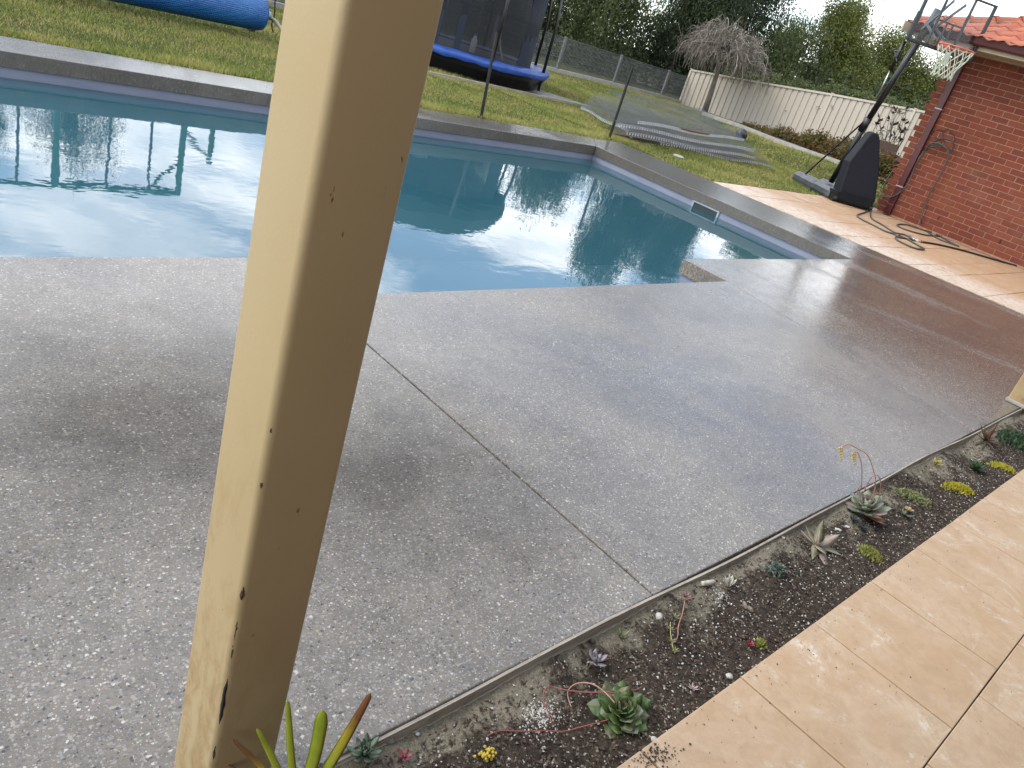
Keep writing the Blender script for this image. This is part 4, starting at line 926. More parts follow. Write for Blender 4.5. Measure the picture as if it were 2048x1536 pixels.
# ------------------------------------------------------------------ foliage builders
def leaves(centers, n_per, spread, size, hang=0.0, asp=3.0):
    """leaf quads scattered round each centre; hang>0 makes long leaves point down"""
    C = np.repeat(np.asarray(centers, float), n_per, 0); n = len(C)
    P = C + rng.normal(0, 1, (n, 3)) * np.asarray(spread)
    d = rng.normal(0, 1, (n, 3)); d[:, 2] = d[:, 2] * (1 - hang) - hang * 2.5; d /= np.linalg.norm(d, axis=1, keepdims=True)
    w = np.cross(d, rng.normal(0, 1, (n, 3))); w /= np.linalg.norm(w, axis=1, keepdims=True) + 1e-9
    s = size * rng.uniform(.6, 1.3, (n, 1)); a = d * s; b = w * s / asp
    return np.stack([P - a * .5, P + b * .5, P + a * .5, P - b * .5], 1)
M_L_DARK = leafmat('pepper_tree_leaves', [(0.25, (0.012, 0.022, 0.010)), (0.45, (0.030, 0.048, 0.018)), (0.6, (0.055, 0.080, 0.030)), (0.8, (0.095, 0.125, 0.055))], 0.9)
M_L_MID = leafmat('tree_leaves', [(0.25, (0.022, 0.034, 0.010)), (0.5, (0.062, 0.085, 0.022)), (0.75, (0.13, 0.155, 0.05))], 0.9)
M_L_OLIVE = leafmat('olive_leaves', [(0.25, (0.05, 0.066, 0.012)), (0.5, (0.14, 0.165, 0.032)), (0.75, (0.29, 0.30, 0.075))], 0.8)
M_BARK = simple('bark', (0.10, 0.075, 0.055), .9, .4, 9, bump=.01, bscale=20)
def tree(az, D, h, r, mat, label, n=420, per=62, size=.115, hang=.75, low=.1, base=0.0, dense=1.0, gap=0.0):
    x, y = CW(az, D); t = empty('tree', label, 'tree', group='trees beyond the fences')
    tk_ = MB(); tk_.tube([(x, y, base - .2), (x + rng.normal(0, .12), y, base + h * .25), (x + rng.normal(0, .3), y + rng.normal(0, .3), base + h * .55), (x + rng.normal(0, .4), y, base + h * .85)], [.22, .17, .11, .03], 9)
    for k in range(7):
        a = rng.uniform(0, 6.28); z0_ = base + h * rng.uniform(.25, .6); L_ = r * rng.uniform(.5, .9)
        tk_.tube([(x, y, z0_), (x + L_ * .5 * math.cos(a), y + L_ * .5 * math.sin(a), z0_ + h * .14), (x + L_ * math.cos(a), y + L_ * math.sin(a), z0_ + h * .12)], [.08, .05, .015], 6)
    tk_.build('trunk', M_BARK, t)
    # lobes -> clumps -> leaves
    nl = 22; lobes = []
    for k in range(nl):
        a = rng.uniform(0, 6.28); zf = low + (1 - low) * ((k + .5) / nl); rad = r * math.sqrt(max(0.08, 1 - (2 * max(zf, .35) - .75) ** 2 * .80)) * .66 * rng.uniform(.25, 1.1)
        lobes.append((x + rad * math.cos(a), y + rad * math.sin(a), base + h * zf * .90, r * rng.uniform(.30, .48)))
    C = []
    per_l = int(n * dense / nl)
    for lx, ly, lz, lr in lobes:
        u = rng.normal(0, 1, (per_l, 3)); u /= np.linalg.norm(u, axis=1, keepdims=True); u *= (rng.random((per_l, 1)) ** .33) * lr; u[:, 2] *= .8
        C.append(np.array([lx, ly, lz]) + u)
    C = np.concatenate(C); C = C[C[:, 2] > base + h * low * .3]; C[:, 2] = np.minimum(C[:, 2], base + h)
    P = leaves(C, per, (.17, .17, .22 + .2 * hang), size, hang)
    quadmesh('crown', P, mat, t)
tree(-14, 27, 4.2, 2.3, M_L_DARK, 'dark drooping tree seen through the trampoline net at the top', n=300)
tree(-8.5, 29, 4.6, 2.4, M_L_DARK, 'dark tree directly right of the trampoline net with low drooping branches', n=560)
tree(-2.5, 29, 4.6, 2.5, M_L_MID, 'mid green drooping tree behind the middle of the wire fence', n=620)
tree(3.6, 31, 7.5, 2.2, M_L_DARK, 'tall dark green tree behind the bare weeping tree, left of centre', n=950)
tree(7.4, 36, 8.2, 2.3, M_L_DARK, 'tallest dark tree right of the bare weeping tree, its edge against the sky', n=900)
tree(4.6, 32, 3.8, 2.0, M_L_MID, 'low green tree at the corner where wire fence meets cream fence', n=260)
tree(12.7, 33, 5.0, 2.3, M_L_OLIVE, 'olive green rounded tree left of the basketball pole, against the sky', n=1350, hang=.3, size=.10, low=.02)
tree(16.3, 35, 4.6, 2.7, M_L_OLIVE, 'olive green tree right behind the basketball pole', n=1350, hang=.3, size=.10, low=.02)
tree(20.0, 34, 3.9, 2.7, M_L_OLIVE, 'lower olive green tree between basketball pole and brick house', n=1350, hang=.3, size=.10, low=.02)
tree(10.6, 31, 3.3, 1.9, M_L_MID, 'short shadowy green tree between the tall dark tree and the olive trees', n=240)
tree(-33.6, 33, 10.3, 4.2, M_L_DARK, 'tall dark tree outside the left edge, mirrored in the pool', n=800)
tree(-38.5, 34, 12, 3.6, M_L_DARK, 'tall broad tree beyond the lawn at far left, mirrored in the pool', n=800)
tree(-22, 36, 5.0, 3.0, M_L_MID, 'low broad tree beyond the lawn behind the pool cover roller', n=300)
# dark undergrowth behind the wire fence that reads as one mass
C = []
for _ in range(2600):
    az = rng.uniform(-30, 24); D = rng.uniform(30, 34); x, y = CW(az, D)
    if x > 22.3 or y > 15.8: C.append((x, y, rng.uniform(-.1, 2.4)))
quadmesh('undergrowth', leaves(C, 9, (.3, .3, .3), .22, .3), M_L_DARK, kind='stuff')

# hedge behind the cream fence
def hedge(path, w, label, mat, h0, n_, size, name='hedge', cat='hedge', jag=.06, leafasp=2.2):
    pts = [Vector(p) for p in path]; seg = [(pts[i + 1] - pts[i]).length for i in range(len(pts) - 1)]; tot = sum(seg); C = []
    for _ in range(n_):
        u = rng.uniform(0, tot); i = 0
        while i < len(seg) - 1 and u > seg[i]: u -= seg[i]; i += 1
        p = pts[i].lerp(pts[i + 1], u / seg[i]); top = p.z + jag * math.sin(u * 5.1 + i) + jag * rng.normal()
        C.append((p.x + rng.normal(0, w * .4), p.y + rng.normal(0, w * .4), rng.uniform(top - h0, top)))
    o = quadmesh(name, leaves(C, 9, (.035, .035, .035), size, 0, leafasp), mat); o['label'] = label; o['category'] = cat; return o
M_HEDGE = leafmat('clipped_hedge_leaves', [(0.3, (0.06, 0.08, 0.02)), (0.5, (0.13, 0.155, 0.05)), (0.75, (0.24, 0.26, 0.11))], 1.2)
hedge([(22.3, 14.2, 1.45), (22.3, 13.05, 1.53), (22.3, 10.46, 1.84), (22.3, 8.4, 2.0), (22.3, 5.8, 2.2)], .5, 'long clipped green hedge rising just behind the cream steel fence', M_HEDGE, .9, 3600, .07)
M_NAND = leafmat('red_green_shrub_leaves', [(0.28, (0.03, 0.045, 0.012)), (0.42, (0.085, 0.11, 0.026)), (0.5, (0.16, 0.10, 0.03)), (0.58, (0.26, 0.10, 0.035)), (0.66, (0.14, 0.15, 0.04)), (0.8, (0.24, 0.24, 0.08))], 3.0)
def atx(px, py, X): return tuple(PX(px, py, X))
hedge([atx(1492, 256, 20.6), atx(1560, 266, 20.3), atx(1625, 276, 20.0)], .30, 'low reddish shrub row starting at the thin end of the garden bed', M_NAND, .35, 1900, .07, 'shrub_row', 'shrubs')
hedge([atx(1628, 276, 19.8), atx(1690, 288, 19.2), atx(1735, 300, 18.6)], .36, 'taller red and green shrub behind the basketball stand strut', M_NAND, .62, 2600, .07, 'shrub_row', 'shrubs')
hedge([atx(1742, 312, 18.2), atx(1790, 325, 17.8), atx(1830, 336, 17.4)], .34, 'red and green shrub between the stand base and the brick house', M_NAND, .60, 2200, .07, 'shrub_row', 'shrubs')
# kerb and bed
kp = [G(1405, 229), G(1470, 251), G(1545, 281), G(1620, 308), G(1680, 329), G(1760, 362), G(1830, 392)]
kerb = MB()
for i in range(len(kp) - 1): kerb.bar(kp[i] + Vector((0, 0, .02)), kp[i + 1] + Vector((0, 0, .02)), .12, .12)
kerb.build('garden_kerb', M_KERB, kind='structure')
bm_ = MB(); bed = [tuple(p + Vector((0, 0, .015))) for p in kp]; back = [(fence_x(p[1]) - .05, p[1] + 1.0, float(gz(21.3, p[1] + 1)) + .03) for p in bed]
k = len(bed); bm_.add(bed + back, [(i, i + 1, k + i + 1, k + i) for i in range(k - 1)]); bm_.build('garden_bed', simple('bed_mulch', (.06, .045, .03), .95, .4, 12, bump=.02), kind='structure')
MB().box(PX(1768, 300, 18.6), (.05, .55, .35)).build('brown_box', simple('brown_board', (.09, .05, .035), .8), label='small brown box standing in the shrubs against the cream fence', category='box')
MB().tube([HP(*z2(350, 290), .5) , HP(*z2(395, 260), .5)], .05, 8).build('garden_light', M_IRON, label='small grey garden light peeking past the brick corner', category='garden light')

# magnolia-like shrub with large dark leaves
mg = empty('magnolia_shrub', 'sparse shrub with large dark brown-green leaves against the cream fence', 'shrub')
mb_ = MB(); root = PX(1752, 365, 18.9); root.z = float(gz(root.x, root.y)); tips = [(1812, 218), (1790, 222), (1778, 240), (1806, 243), (1757, 244), (1765, 262), (1748, 272), (1800, 262), (1790, 250), (1779, 275), (1800, 283), (1769, 288), (1786, 292), (1752, 250), (1800, 228), (1772, 300), (1785, 228), (1808, 262), (1760, 236)]
LQ = []
for (px, py) in tips:
    t = PX(px, py, 18.9 + rng.normal(0, .2)); mid = root.lerp(t, .55) + Vector((0, rng.normal(0, .08), .05)); mb_.tube([root, mid, t], [.014, .009, .004], 5)
    for q_, nl in ((t, 9), (mid.lerp(t, .5), 4)):
        for _ in range(nl):
            a = rng.uniform(0, 6.28); e_ = rng.uniform(-.3, .9); d = Vector((math.cos(a) * math.cos(e_), math.sin(a) * math.cos(e_), math.sin(e_))); s = rng.uniform(.10, .16)
            sd_ = d.cross(Vector((0, 0, 1))).normalized() * s * .24; m2 = q_ + d * s * .55
            LQ.append([q_, m2 + sd_, q_ + d * s, m2 - sd_])
mb_.build('stem', M_BARK, mg); quadmesh('foliage', [[tuple(v) for v in q_] for q_ in LQ], leafmat('magnolia_leaves', [(.3, (.025, .020, .012)), (.5, (.055, .050, .022)), (.7, (.10, .075, .035))], 8), mg)

# bare weeping tree
bw = empty('bare_tree', 'bare weeping tree with a tangled grey-brown crown in front of the cream fence', 'tree')
M_TWIG = simple('bare_twigs', (.155, .128, .10), .85, .35, 5)
b0 = Vector((20.15, 13.15, -.05)); ct = Vector((20.05, 13.42, 1.62))
b0 = PL(1405, 236, (20.1, 13.3, 0), (FW[0], FW[1], 0)); ctp = PL(1440, 128, (20.1, 13.3, 0), (FW[0], FW[1], 0)); ct = ctp
MB().tube([b0, b0.lerp(ct, .5) + Vector((.01, .0, 0)), ct], [.095, .075, .06], 10).build('trunk', simple('weeping_trunk', (.17, .14, .11), .9, .3, 8, bump=.008), bw, smooth=True)
TW = MB(); TW2 = MB(); topz = PL(1432, 35, (20.1, 13.3, 0), (FW[0], FW[1], 0)).z; ch = topz - ct.z
for k in range(520):
    a = rng.uniform(0, 6.28); el_ = math.asin(rng.random() ** .8); rad = rng.uniform(.35, 1.0)
    hub = ct + Vector((rng.normal(0, .25), rng.normal(0, .25), ch * rng.uniform(.1, .6)))
    tip = ct + Vector((1.42 * rad * math.cos(el_) * math.cos(a), 1.42 * rad * math.cos(el_) * math.sin(a), ch * (.02 + 1.0 * math.sin(el_) * rad)))
    st_ = hub.lerp(tip, rng.uniform(.1, .7)); jit = lambda q_: Vector((rng.normal(0, q_), rng.normal(0, q_), rng.normal(0, q_)))
    mid = st_.lerp(tip, .55) + Vector((0, 0, rng.uniform(.03, .16))) + jit(.05); dn = rng.uniform(.08, .42); o_ = Vector((math.cos(a), math.sin(a), 0))
    e2 = tip + o_ * rng.uniform(.03, .14) + Vector((0, 0, -dn * .4)) + jit(.04); e3 = e2 + o_ * rng.uniform(-.04, .06) + Vector((0, 0, -dn)) + jit(.05); e3.z = max(e3.z, ct.z - .38)
    (TW if k % 3 else TW2).tube(smooth([st_, mid, tip, e2, e3], 3), [.013 if k % 3 == 0 else .009] * 5 + [.009 if k % 3 == 0 else .006] * 5 + [.005] * 3, 4, cap=False)
    for j in range(4):
        p = mid.lerp(e2, rng.uniform(0, 1)) + jit(.02); q_ = p + jit(.17) + Vector((0, 0, .03))
        (TW if j % 3 else TW2).tube([p, p.lerp(q_, .6) + Vector((0, 0, .05)), q_ + Vector((0, 0, -rng.uniform(.0, .16)))], [.005, .004, .002], 3, cap=False)
TW.build('crown', M_TWIG, bw, kind='stuff'); TW2.build('crown', simple('pale_twigs', (.30, .26, .205), .8, .3, 6), bw, kind='stuff')

# ball
bp_ = G(1478, 281); bp_.z += .135
bl = MB(); bl.lathe([(.14 * math.sin(math.pi * i / 14), -.14 * math.cos(math.pi * i / 14)) for i in range(15)], bp_, 20)
mball = Mat('dark_ball'); v_ = mball.voro(9, 'DISTANCE_TO_EDGE'); mball.color(mball.mix(mball.step(v_.outputs['Distance'], .02, .06), (.10, .10, .11, 1), (.020, .022, .035, 1))).set(rough=.5)
bl.build('ball', mball.m, smooth=True, label='dark panelled ball lying on the lawn right of the mesh pile', category='ball')
# pale stepping disc in the lawn
q_ = Z(1357, 313); MB().lathe([(0, .02), (.07, .018), (.09, 0)], q_, 14).build('irrigation_lid', simple('pale_lid', (.45, .43, .36), .8), label='small pale disc lid set in the lawn beside the coping', category='lid')

# ------------------------------------------------------------------ lawn blades
def scatter(n_, fn):
    out = np.empty((0, 2))
    while len(out) < n_:
        p = fn(n_ * 2); out = np.concatenate([out, p]) if len(out) else p
    return out[:n_]
def blades(n_, sampler, hmin, hmax, wid, name):
    P = sampler(n_); n_ = len(P); z = gz(P[:, 0], P[:, 1]) - .012
    h = rng.uniform(hmin, hmax, n_) * (0.7 + .6 * (np.sin(P[:, 0] * 2.3) * np.sin(P[:, 1] * 1.9) * .5 + .5)); a = rng.uniform(0, 2 * np.pi, n_); w = wid * rng.uniform(.7, 1.3, n_)
    lean = rng.normal(0, .45, (n_, 2)) * h[:, None]
    b = np.stack([P[:, 0], P[:, 1], z], 1); s = np.stack([np.cos(a) * w, np.sin(a) * w, np.zeros(n_)], 1)
    t = b + np.stack([lean[:, 0], lean[:, 1], h], 1)
    trimesh(name, np.stack([b - s, b + s, t], 1), M_BLADE, kind='stuff')
def cell(x0, x1, y0, y1, nn_, pw=1.0):
    def f(n_):
        p = np.stack([rng.uniform(x0, x1, n_), y0 + (y1 - y0) * rng.random(n_) ** pw], 1)
        bad = ((p[:, 0] < CR) & (p[:, 1] < CO)) | ((p[:, 0] > CR - .1) & (p[:, 0] < 14.2) & (p[:, 1] < 5.6)) | (np.hypot(p[:, 0] - TC.x, p[:, 1] - TC.y) < TR - .2)
        d = p[:, 0] * FW[0] + p[:, 1] * FW[1]; l = p[:, 0] * RT[0] + p[:, 1] * RT[1]; az = np.degrees(np.arctan2(p[:, 0] * .6421 * 1 - p[:, 1] * .7665, p[:, 0] * .7665 + p[:, 1] * .6421))
        edge = (np.minimum(np.abs(p[:, 1] - CO) + (p[:, 0] > CR) * 9, np.abs(p[:, 0] - CR) + (p[:, 1] > CO) * 0 + (p[:, 0] < CR - .1) * 9) < .06 + .05 * np.sin(p[:, 0] * 3.1 + p[:, 1] * 4.7) * np.sin(p[:, 0] * 7.3)) & (rng.random(n_) < .8)
        return p[~bad & ~edge & (az > -43) & (az < 26)]
    return f
blades(115000, cell(-3.5, 10, CO - .01, 10.4, 0, 1.0), .018, .040, .0022, 'lawn_grass')
blades(30000, cell(-3.5, 9.6, CO - .01, CO + .35, 0, 1.3), .03, .065, .0022, 'lawn_grass_edge')
blades(60000, cell(CR, 15.5, 5.57, 10.4, 0, 1.0), .022, .045, .0025, 'lawn_grass')
blades(60000, cell(3, 15, 10.4, 15, 0, 1.0), .025, .05, .0034, 'lawn_grass')
blades(60000, cell(14, 21.4, 6, 15, 0, 1.0), .025, .05, .0042, 'lawn_grass')

# ------------------------------------------------------------------ succulents in the planter
def soil_pt(px, py, dz=0.0):
    p = Z(px, py, -.04); return Vector((p.x, p.y, soilz(p.x, p.y) + dz))
def mm(name, c, tip=None, rough=.45, **kw):
    return simple(name, c, rough, .25, 30, **kw)
def leaf(base, d, up, L_, w, thick, tipw=.15, curl=.3, seg=5, belly=.55):
    """a thick succulent leaf: cross-section ring swept from base to a pointed tip"""
    d = d.normalized(); s = d.cross(up).normalized(); nrm_ = s.cross(d).normalized(); V_ = []; F_ = []
    for i in range(seg + 1):
        t = i / seg; ww_ = w * (math.sin(math.pi * (t ** (math.log(.5) / math.log(belly)))) * .85 + .28 * (1 - t)) if i < seg else w * tipw * .1
        c = base + d * (L_ * t) + nrm_ * (L_ * curl * t * t); th = thick * (1 - .75 * t)
        for (a_, b_) in ((1, .35), (.45, -.5), (-.45, -.5), (-1, .35), (0, .0)): V_.append(c + s * (ww_ / 2 * a_) + nrm_ * (th * b_))
    for i in range(seg): F_ += [(i * 5 + j, i * 5 + (j + 1) % 5, (i + 1) * 5 + (j + 1) % 5, (i + 1) * 5 + j) for j in range(5)]
    F_ += [(0, 4, 3, 2, 1), tuple(seg * 5 + j for j in range(5))]
    return V_, F_
def rosette(name, label, cat, c, rad, n_, w, mats, h=.35, thick=.006, curl=.35, tilt=(0, 0), layers=4, belly=.62, parent=None, steep=(12, 75)):
    e = parent or empty(name, label, cat); U = Vector((tilt[0], tilt[1], 1)).normalized(); k = 0
    X = U.orthogonal().normalized(); Y = U.cross(X)
    for l in range(layers):
        f = l / max(1, layers - 1); nl = max(3, int(n_ * (1 - .35 * f)));
        for i in range(nl):
            a = 2 * math.pi * (i + .5 * (l % 2)) / nl + rng.normal(0, .12); el = R(steep[0] + (steep[1] - steep[0]) * f + rng.normal(0, 5)); L_ = rad * (1 - .62 * f) * rng.uniform(.85, 1.1)
            r_ = X * math.cos(a) + Y * math.sin(a); d = r_ * math.cos(el) + U * math.sin(el)
            b_ = c + U * (rad * h * f * .6) + r_ * rad * .06
            V_, F_ = leaf(b_, d, U, L_, w * (1 - .45 * f), thick, curl=curl * (1 - .3 * f), belly=belly)
            MB().add(V_, F_).build('leaf', mats[k % len(mats)], e, smooth=True); k += 1
    return e
def greenmix(name, a, b, tipc=None): 
    m = Mat(name); m.color(m.mix(m.step(m.noise(22, 4, .6), .35, .68), a, b)).set(rough=.42, spec=.4, sss=0.0); m.bump(m.noise(60, 3), .0006); return m.m
MG1 = greenmix('rosette_green', (.055, .10, .022, 1), (.13, .20, .055, 1)); MG1b = greenmix('rosette_green_bronze', (.07, .085, .030, 1), (.21, .20, .10, 1)); MG1c = greenmix('rosette_pale_green', (.14, .19, .08, 1), (.28, .31, .19, 1))
M_STALK = simple('red_stalk', (.30, .075, .055), .5, .25, 30)
M_STALKP = simple('pink_tan_stalk', (.42, .22, .15), .5, .25, 30)
# large green rosette with red runners
c1 = soil_pt(1237, 1428, .012)
E1 = rosette('green_rosette_succulent', 'large dark green rosette succulent with long red flower stalks', 'succulent', c1, .070, 12, .048, [MG1, MG1b, MG1, MG1c], layers=5, thick=.006, tilt=(-.25, -.15), steep=(4, 72), curl=.22)
zq = lambda x, y: (1050 + x / 6.51, 1300 + y / 6.51)
SP = lambda x, y, h: (lambda q: Vector((q.x, q.y, max(q.z, soilz(q.x, q.y) + .004))))(Z(*zq(x, y), -.035 + h))
for pts, mt in (([(1180, 575, .055), (1100, 552, .055), (800, 550, .04), (550, 525, .03), (380, 485, .02), (300, 480, .02), (245, 560, .012), (250, 690, .01), (300, 800, .006), (350, 950, .004)], M_STALK), ([(1080, 910, .03), (900, 960, .03), (700, 1010, .022), (500, 1060, .016), (250, 1050, .01), (0, 1060, .008), (-330, 1055, .006), (-490, 1120, .006)], M_STALK), ([(1170, 690, .06), (1050, 560, .06), (930, 470, .055), (820, 430, .045), (680, 435, .035), (590, 490, .025), (555, 560, .015), (570, 650, .008), (600, 740, .006)], M_STALKP), ([(1380, 530, .03), (1450, 520, .03), (1520, 480, .035)], M_STALK)):
    MB().tube(smooth([SP(*p) for p in pts]), .0015, 6).build('flower_stalk', mt, E1, smooth=True)
# grey-lilac rosette
ML = greenmix('lilac_grey', (.24, .21, .23, 1), (.42, .39, .41, 1))
rosette('grey_rosette_succulent', 'small grey lilac rosette succulent on sandy soil above the green one', 'succulent', soil_pt(1190, 1326, .012), .030, 6, .015, [ML], layers=3, steep=(15, 65), thick=.004)
MGs = greenmix('sprout_green', (.12, .15, .06, 1), (.27, .28, .14, 1))
rosette('green_sprout', 'tiny green sprout on the sandy soil next to the timber edging', 'succulent', soil_pt(1240, 1275, .004), .026, 6, .008, [MGs], layers=2, steep=(25, 60), thick=.003)
# aloe with broad brown-green blades
MA = greenmix('aloe_brown_green', (.15, .155, .07, 1), (.34, .29, .21, 1)); MA2 = greenmix('aloe_pink_brown', (.27, .20, .15, 1), (.46, .38, .30, 1))
ca = soil_pt(1633, 1092, .012)
ea = empty('brown_aloe', 'star-shaped brown green aloe with broad pointed leaves on dark soil', 'succulent')
for k, (tx, ty, hz, w) in enumerate([(1645, 1040, .07, .020), (1680, 1070, .06, .024), (1686, 1110, .02, .018), (1660, 1142, .01, .018), (1610, 1050, .05, .018), (1636, 1060, .07, .022), (1650, 1112, .03, .022), (1598, 1060, .03, .014), (1625, 1118, .015, .018)]):
    T_ = Z(tx, ty, -.05 + hz); d = T_ - ca; V_, F_ = leaf(ca, d, Vector((0, 0, 1)), d.length, w * 1.75, .007, curl=rng.uniform(-.05, .12), belly=.38, seg=6); MB().add(V_, F_).build('leaf', (MA, MA2)[k % 2], ea, smooth=True)
# red-green aloe near the far post
MR = greenmix('aloe_red', (.10, .045, .025, 1), (.21, .11, .06, 1)); MR2 = greenmix('aloe_green_red', (.075, .075, .025, 1), (.17, .13, .05, 1))
ca = soil_pt(1968, 886, .01); er = empty('red_aloe', 'upright reddish aloe with pointed leaves nearest the far verandah post', 'succulent')
for k, (tx, ty, hz, w) in enumerate([(1957, 848, .10, .018), (1966, 846, .11, .020), (1994, 848, .10, .020), (1996, 868, .08, .024), (2000, 880, .05, .022), (1950, 872, .06, .016), (1985, 858, .10, .02), (1944, 893, .01, .018), (2002, 893, .02, .018), (1990, 905, .005, .012), (1958, 905, .005, .016)]):
    T_ = Z(tx, ty, -.05 + hz); d = T_ - ca; V_, F_ = leaf(ca, d, Vector((0, 0, 1)), d.length, w * 1.2, .007, curl=.10, belly=.34, seg=6); MB().add(V_, F_).build('leaf', (MR, MR2, MR)[k % 3], er, smooth=True)
# big pale rosette with arching flower stalks
MP = greenmix('pale_sage', (.20, .235, .16, 1), (.33, .35, .25, 1)); MP2 = greenmix('pink_sage', (.26, .20, .155, 1), (.36, .28, .21, 1)); MO = greenmix('orange_brown', (.30, .10, .045, 1), (.40, .22, .11, 1))
cb_ = soil_pt(1728, 1030, .028)
eb = rosette('pale_rosette_succulent', 'large pale sage rosette with arching stalks of yellow bell flowers', 'succulent', cb_, .088, 10, .052, [MP, MP, MP2, MP], layers=4, thick=.016, curl=.25, belly=.66, tilt=(-.25, .25), steep=(8, 70))
for k in range(6):
    a = rng.uniform(-1.6, .4); d = Vector((math.cos(a) * 1, math.sin(a), .05)); V_, F_ = leaf(cb_ - Vector((0, 0, .02)), d, Vector((0, 0, 1)), .085, .032, .007, curl=-.05); MB().add(V_, F_).build('leaf', MO, eb, smooth=True)
zb_ = lambda x, y: (1640 + x / 6.98, 880 + y / 6.98)
yfl = simple('yellow_bells', (.55, .40, .07), .5, .3, 60)
pn = np.array([FW[0], FW[1], 0])
def bl_(x, y, off=0.0): return PL(*zb_(x, y), Vector(cb_) + Vector(pn) * off, pn)
for pts in ([(700, 860), (760, 700), (775, 560), (745, 420), (700, 280), (640, 190), (560, 140), (480, 95), (400, 60), (330, 80), (300, 110)], [(570, 700), (585, 520), (580, 350), (550, 230), (520, 170), (480, 175), (465, 200)], [(820, 830), (850, 640), (840, 560), (800, 490), (740, 500), (690, 560), (640, 660), (610, 720)], [(740, 860), (770, 700), (765, 620), (720, 600), (660, 620), (620, 720)], [(520, 760), (530, 690), (560, 640), (590, 610)]):
    MB().tube(smooth([bl_(*p) for p in pts]), .0018, 6).build('flower_stalk', M_STALKP, eb, smooth=True)
for (xa, ya, xb, yb_) in ((290, 110, 300, 270), (470, 195, 485, 330)):
    m_ = MB()
    for k in range(5):
        t = k / 4; c = bl_(xa + (xb - xa) * t, ya + (yb_ - ya) * t); r_ = .0052 * (1 - .35 * t)
        for sg in (-1, 1): m_.lathe([(r_ * .9 * math.sin(math.pi * i / 6), -r_ * .95 * math.cos(math.pi * i / 6)) for i in range(7)], c + rt * (sg * r_ * .75) + Vector((0, 0, sg * .002)), 8)
    m_.build('flower_spike', yfl, eb, smooth=True)
MD = greenmix('dark_blue_green', (.030, .05, .040, 1), (.10, .14, .12, 1))
rosette('dark_rosette_succulent', 'small dark blue green rosette tucked under the pale one, left of the pair', 'succulent', soil_pt(1706, 1046, .008), .024, 8, .012, [MD], layers=4)
rosette('dark_rosette_succulent', 'small dark blue green rosette tucked under the pale one, right of the pair', 'succulent', soil_pt(1724, 1060, .008), .022, 8, .012, [MD], layers=4)
MGr = greenmix('fresh_green', (.03, .075, .025, 1), (.07, .15, .05, 1))
rosette('green_rosette_succulent', 'flat fresh green rosette beside the yellow sedum at the right end', 'succulent', soil_pt(1950, 938, .008), .050, 11, .024, [MGr], layers=4, steep=(6, 60), thick=.004)
MY = greenmix('butter_yellow', (.55, .40, .15, 1), (.68, .52, .26, 1))
ey = rosette('yellow_rosette_succulent', 'small butter yellow rosette with green outer leaves amid dark soil', 'succulent', soil_pt(1812, 1026, .014), .020, 7, .014, [MY], layers=3)
rosette('', '', '', soil_pt(1808, 1030, .004), .034, 7, .014, [greenmix('sage_outer', (.10, .13, .08, 1), (.22, .25, .18, 1))], layers=1, parent=ey, steep=(5, 10))
ez = rosette('yellow_seedling', 'ragged yellow seedling with green tip close to the timber edging', 'succulent', soil_pt(1868, 936, .01), .034, 6, .014, [MY, greenmix('yellow_green', (.36, .33, .06, 1), (.5, .45, .12, 1))], layers=3, steep=(20, 80))
# finger succulent, ghost white
MW = greenmix('ghost_white', (.50, .47, .36, 1), (.68, .65, .54, 1)); cw = soil_pt(1455, 1178, .004); ew = empty('white_finger_succulent', 'ghost white succulent with finger leaves near the timber edging', 'succulent')
for k in range(11):
    a = rng.uniform(-.4, 2.9); d = Vector((math.cos(a) * .7, math.sin(a) * .7, rng.uniform(.4, 1.0))); V_, F_ = leaf(cw, d, Vector((0, 0, 1)) + d.orthogonal() * .3, rng.uniform(.026, .042), .011, .008, curl=.1, belly=.6); MB().add(V_, F_).build('leaf', MW, ew, smooth=True)
MB().tube(smooth([soil_pt(1396, 1182, .008), soil_pt(1408, 1180, .010), soil_pt(1422, 1175, .009)]), [.005] + [.0075] * 11 + [.004], 10).build('white_pod', MW, smooth=True, label='single fallen white finger leaf lying left of the white succulent', category='leaf')
# tufted plants
def tuft(name, label, cat, px, py, rx, ry, n_, L_, mat, asp=5, up=.6, ang=0, sz=.0):
    e = empty(name, label, cat); c = soil_pt(px, py); ca_, sa_ = math.cos(ang), math.sin(ang); P = []
    u = rng.normal(0, .42, (n_, 2)); k = np.hypot(u[:, 0], u[:, 1]) < 1.05; u = u[k]
    for x, y in u:
        X_, Y_ = c.x + rx * x * ca_ - ry * y * sa_, c.y + rx * x * sa_ + ry * y * ca_; b = Vector((X_, Y_, soilz(X_, Y_) + .012 * (1 - min(1, x * x + y * y)) * (L_ / .014)))
        d = Vector((rng.normal(0, .6), rng.normal(0, .6), up + rng.random())).normalized() * L_ * rng.uniform(.6, 1.2); s = d.cross(Vector((rng.normal(), rng.normal(), rng.normal()))).normalized() * L_ / asp
        P.append([b - d * .3, b + d * .3 + s, b + d, b + d * .3 - s])
    quadmesh('foliage', [[tuple(v) for v in q_] for q_ in P], mat, e); MB().lathe([(0, .0), (.004, 0), (.003, .012), (0, .013)], c, 6).build('stem', M_BARK, e); return e
MS = leafmat('yellow_sedum', [(.3, (.28, .26, .02)), (.5, (.52, .46, .04)), (.75, (.68, .60, .09))], 60, trans=.2); MS2 = leafmat('green_yellow_sedum', [(.3, (.16, .19, .04)), (.5, (.33, .34, .08)), (.75, (.50, .47, .16))], 60, trans=.2)
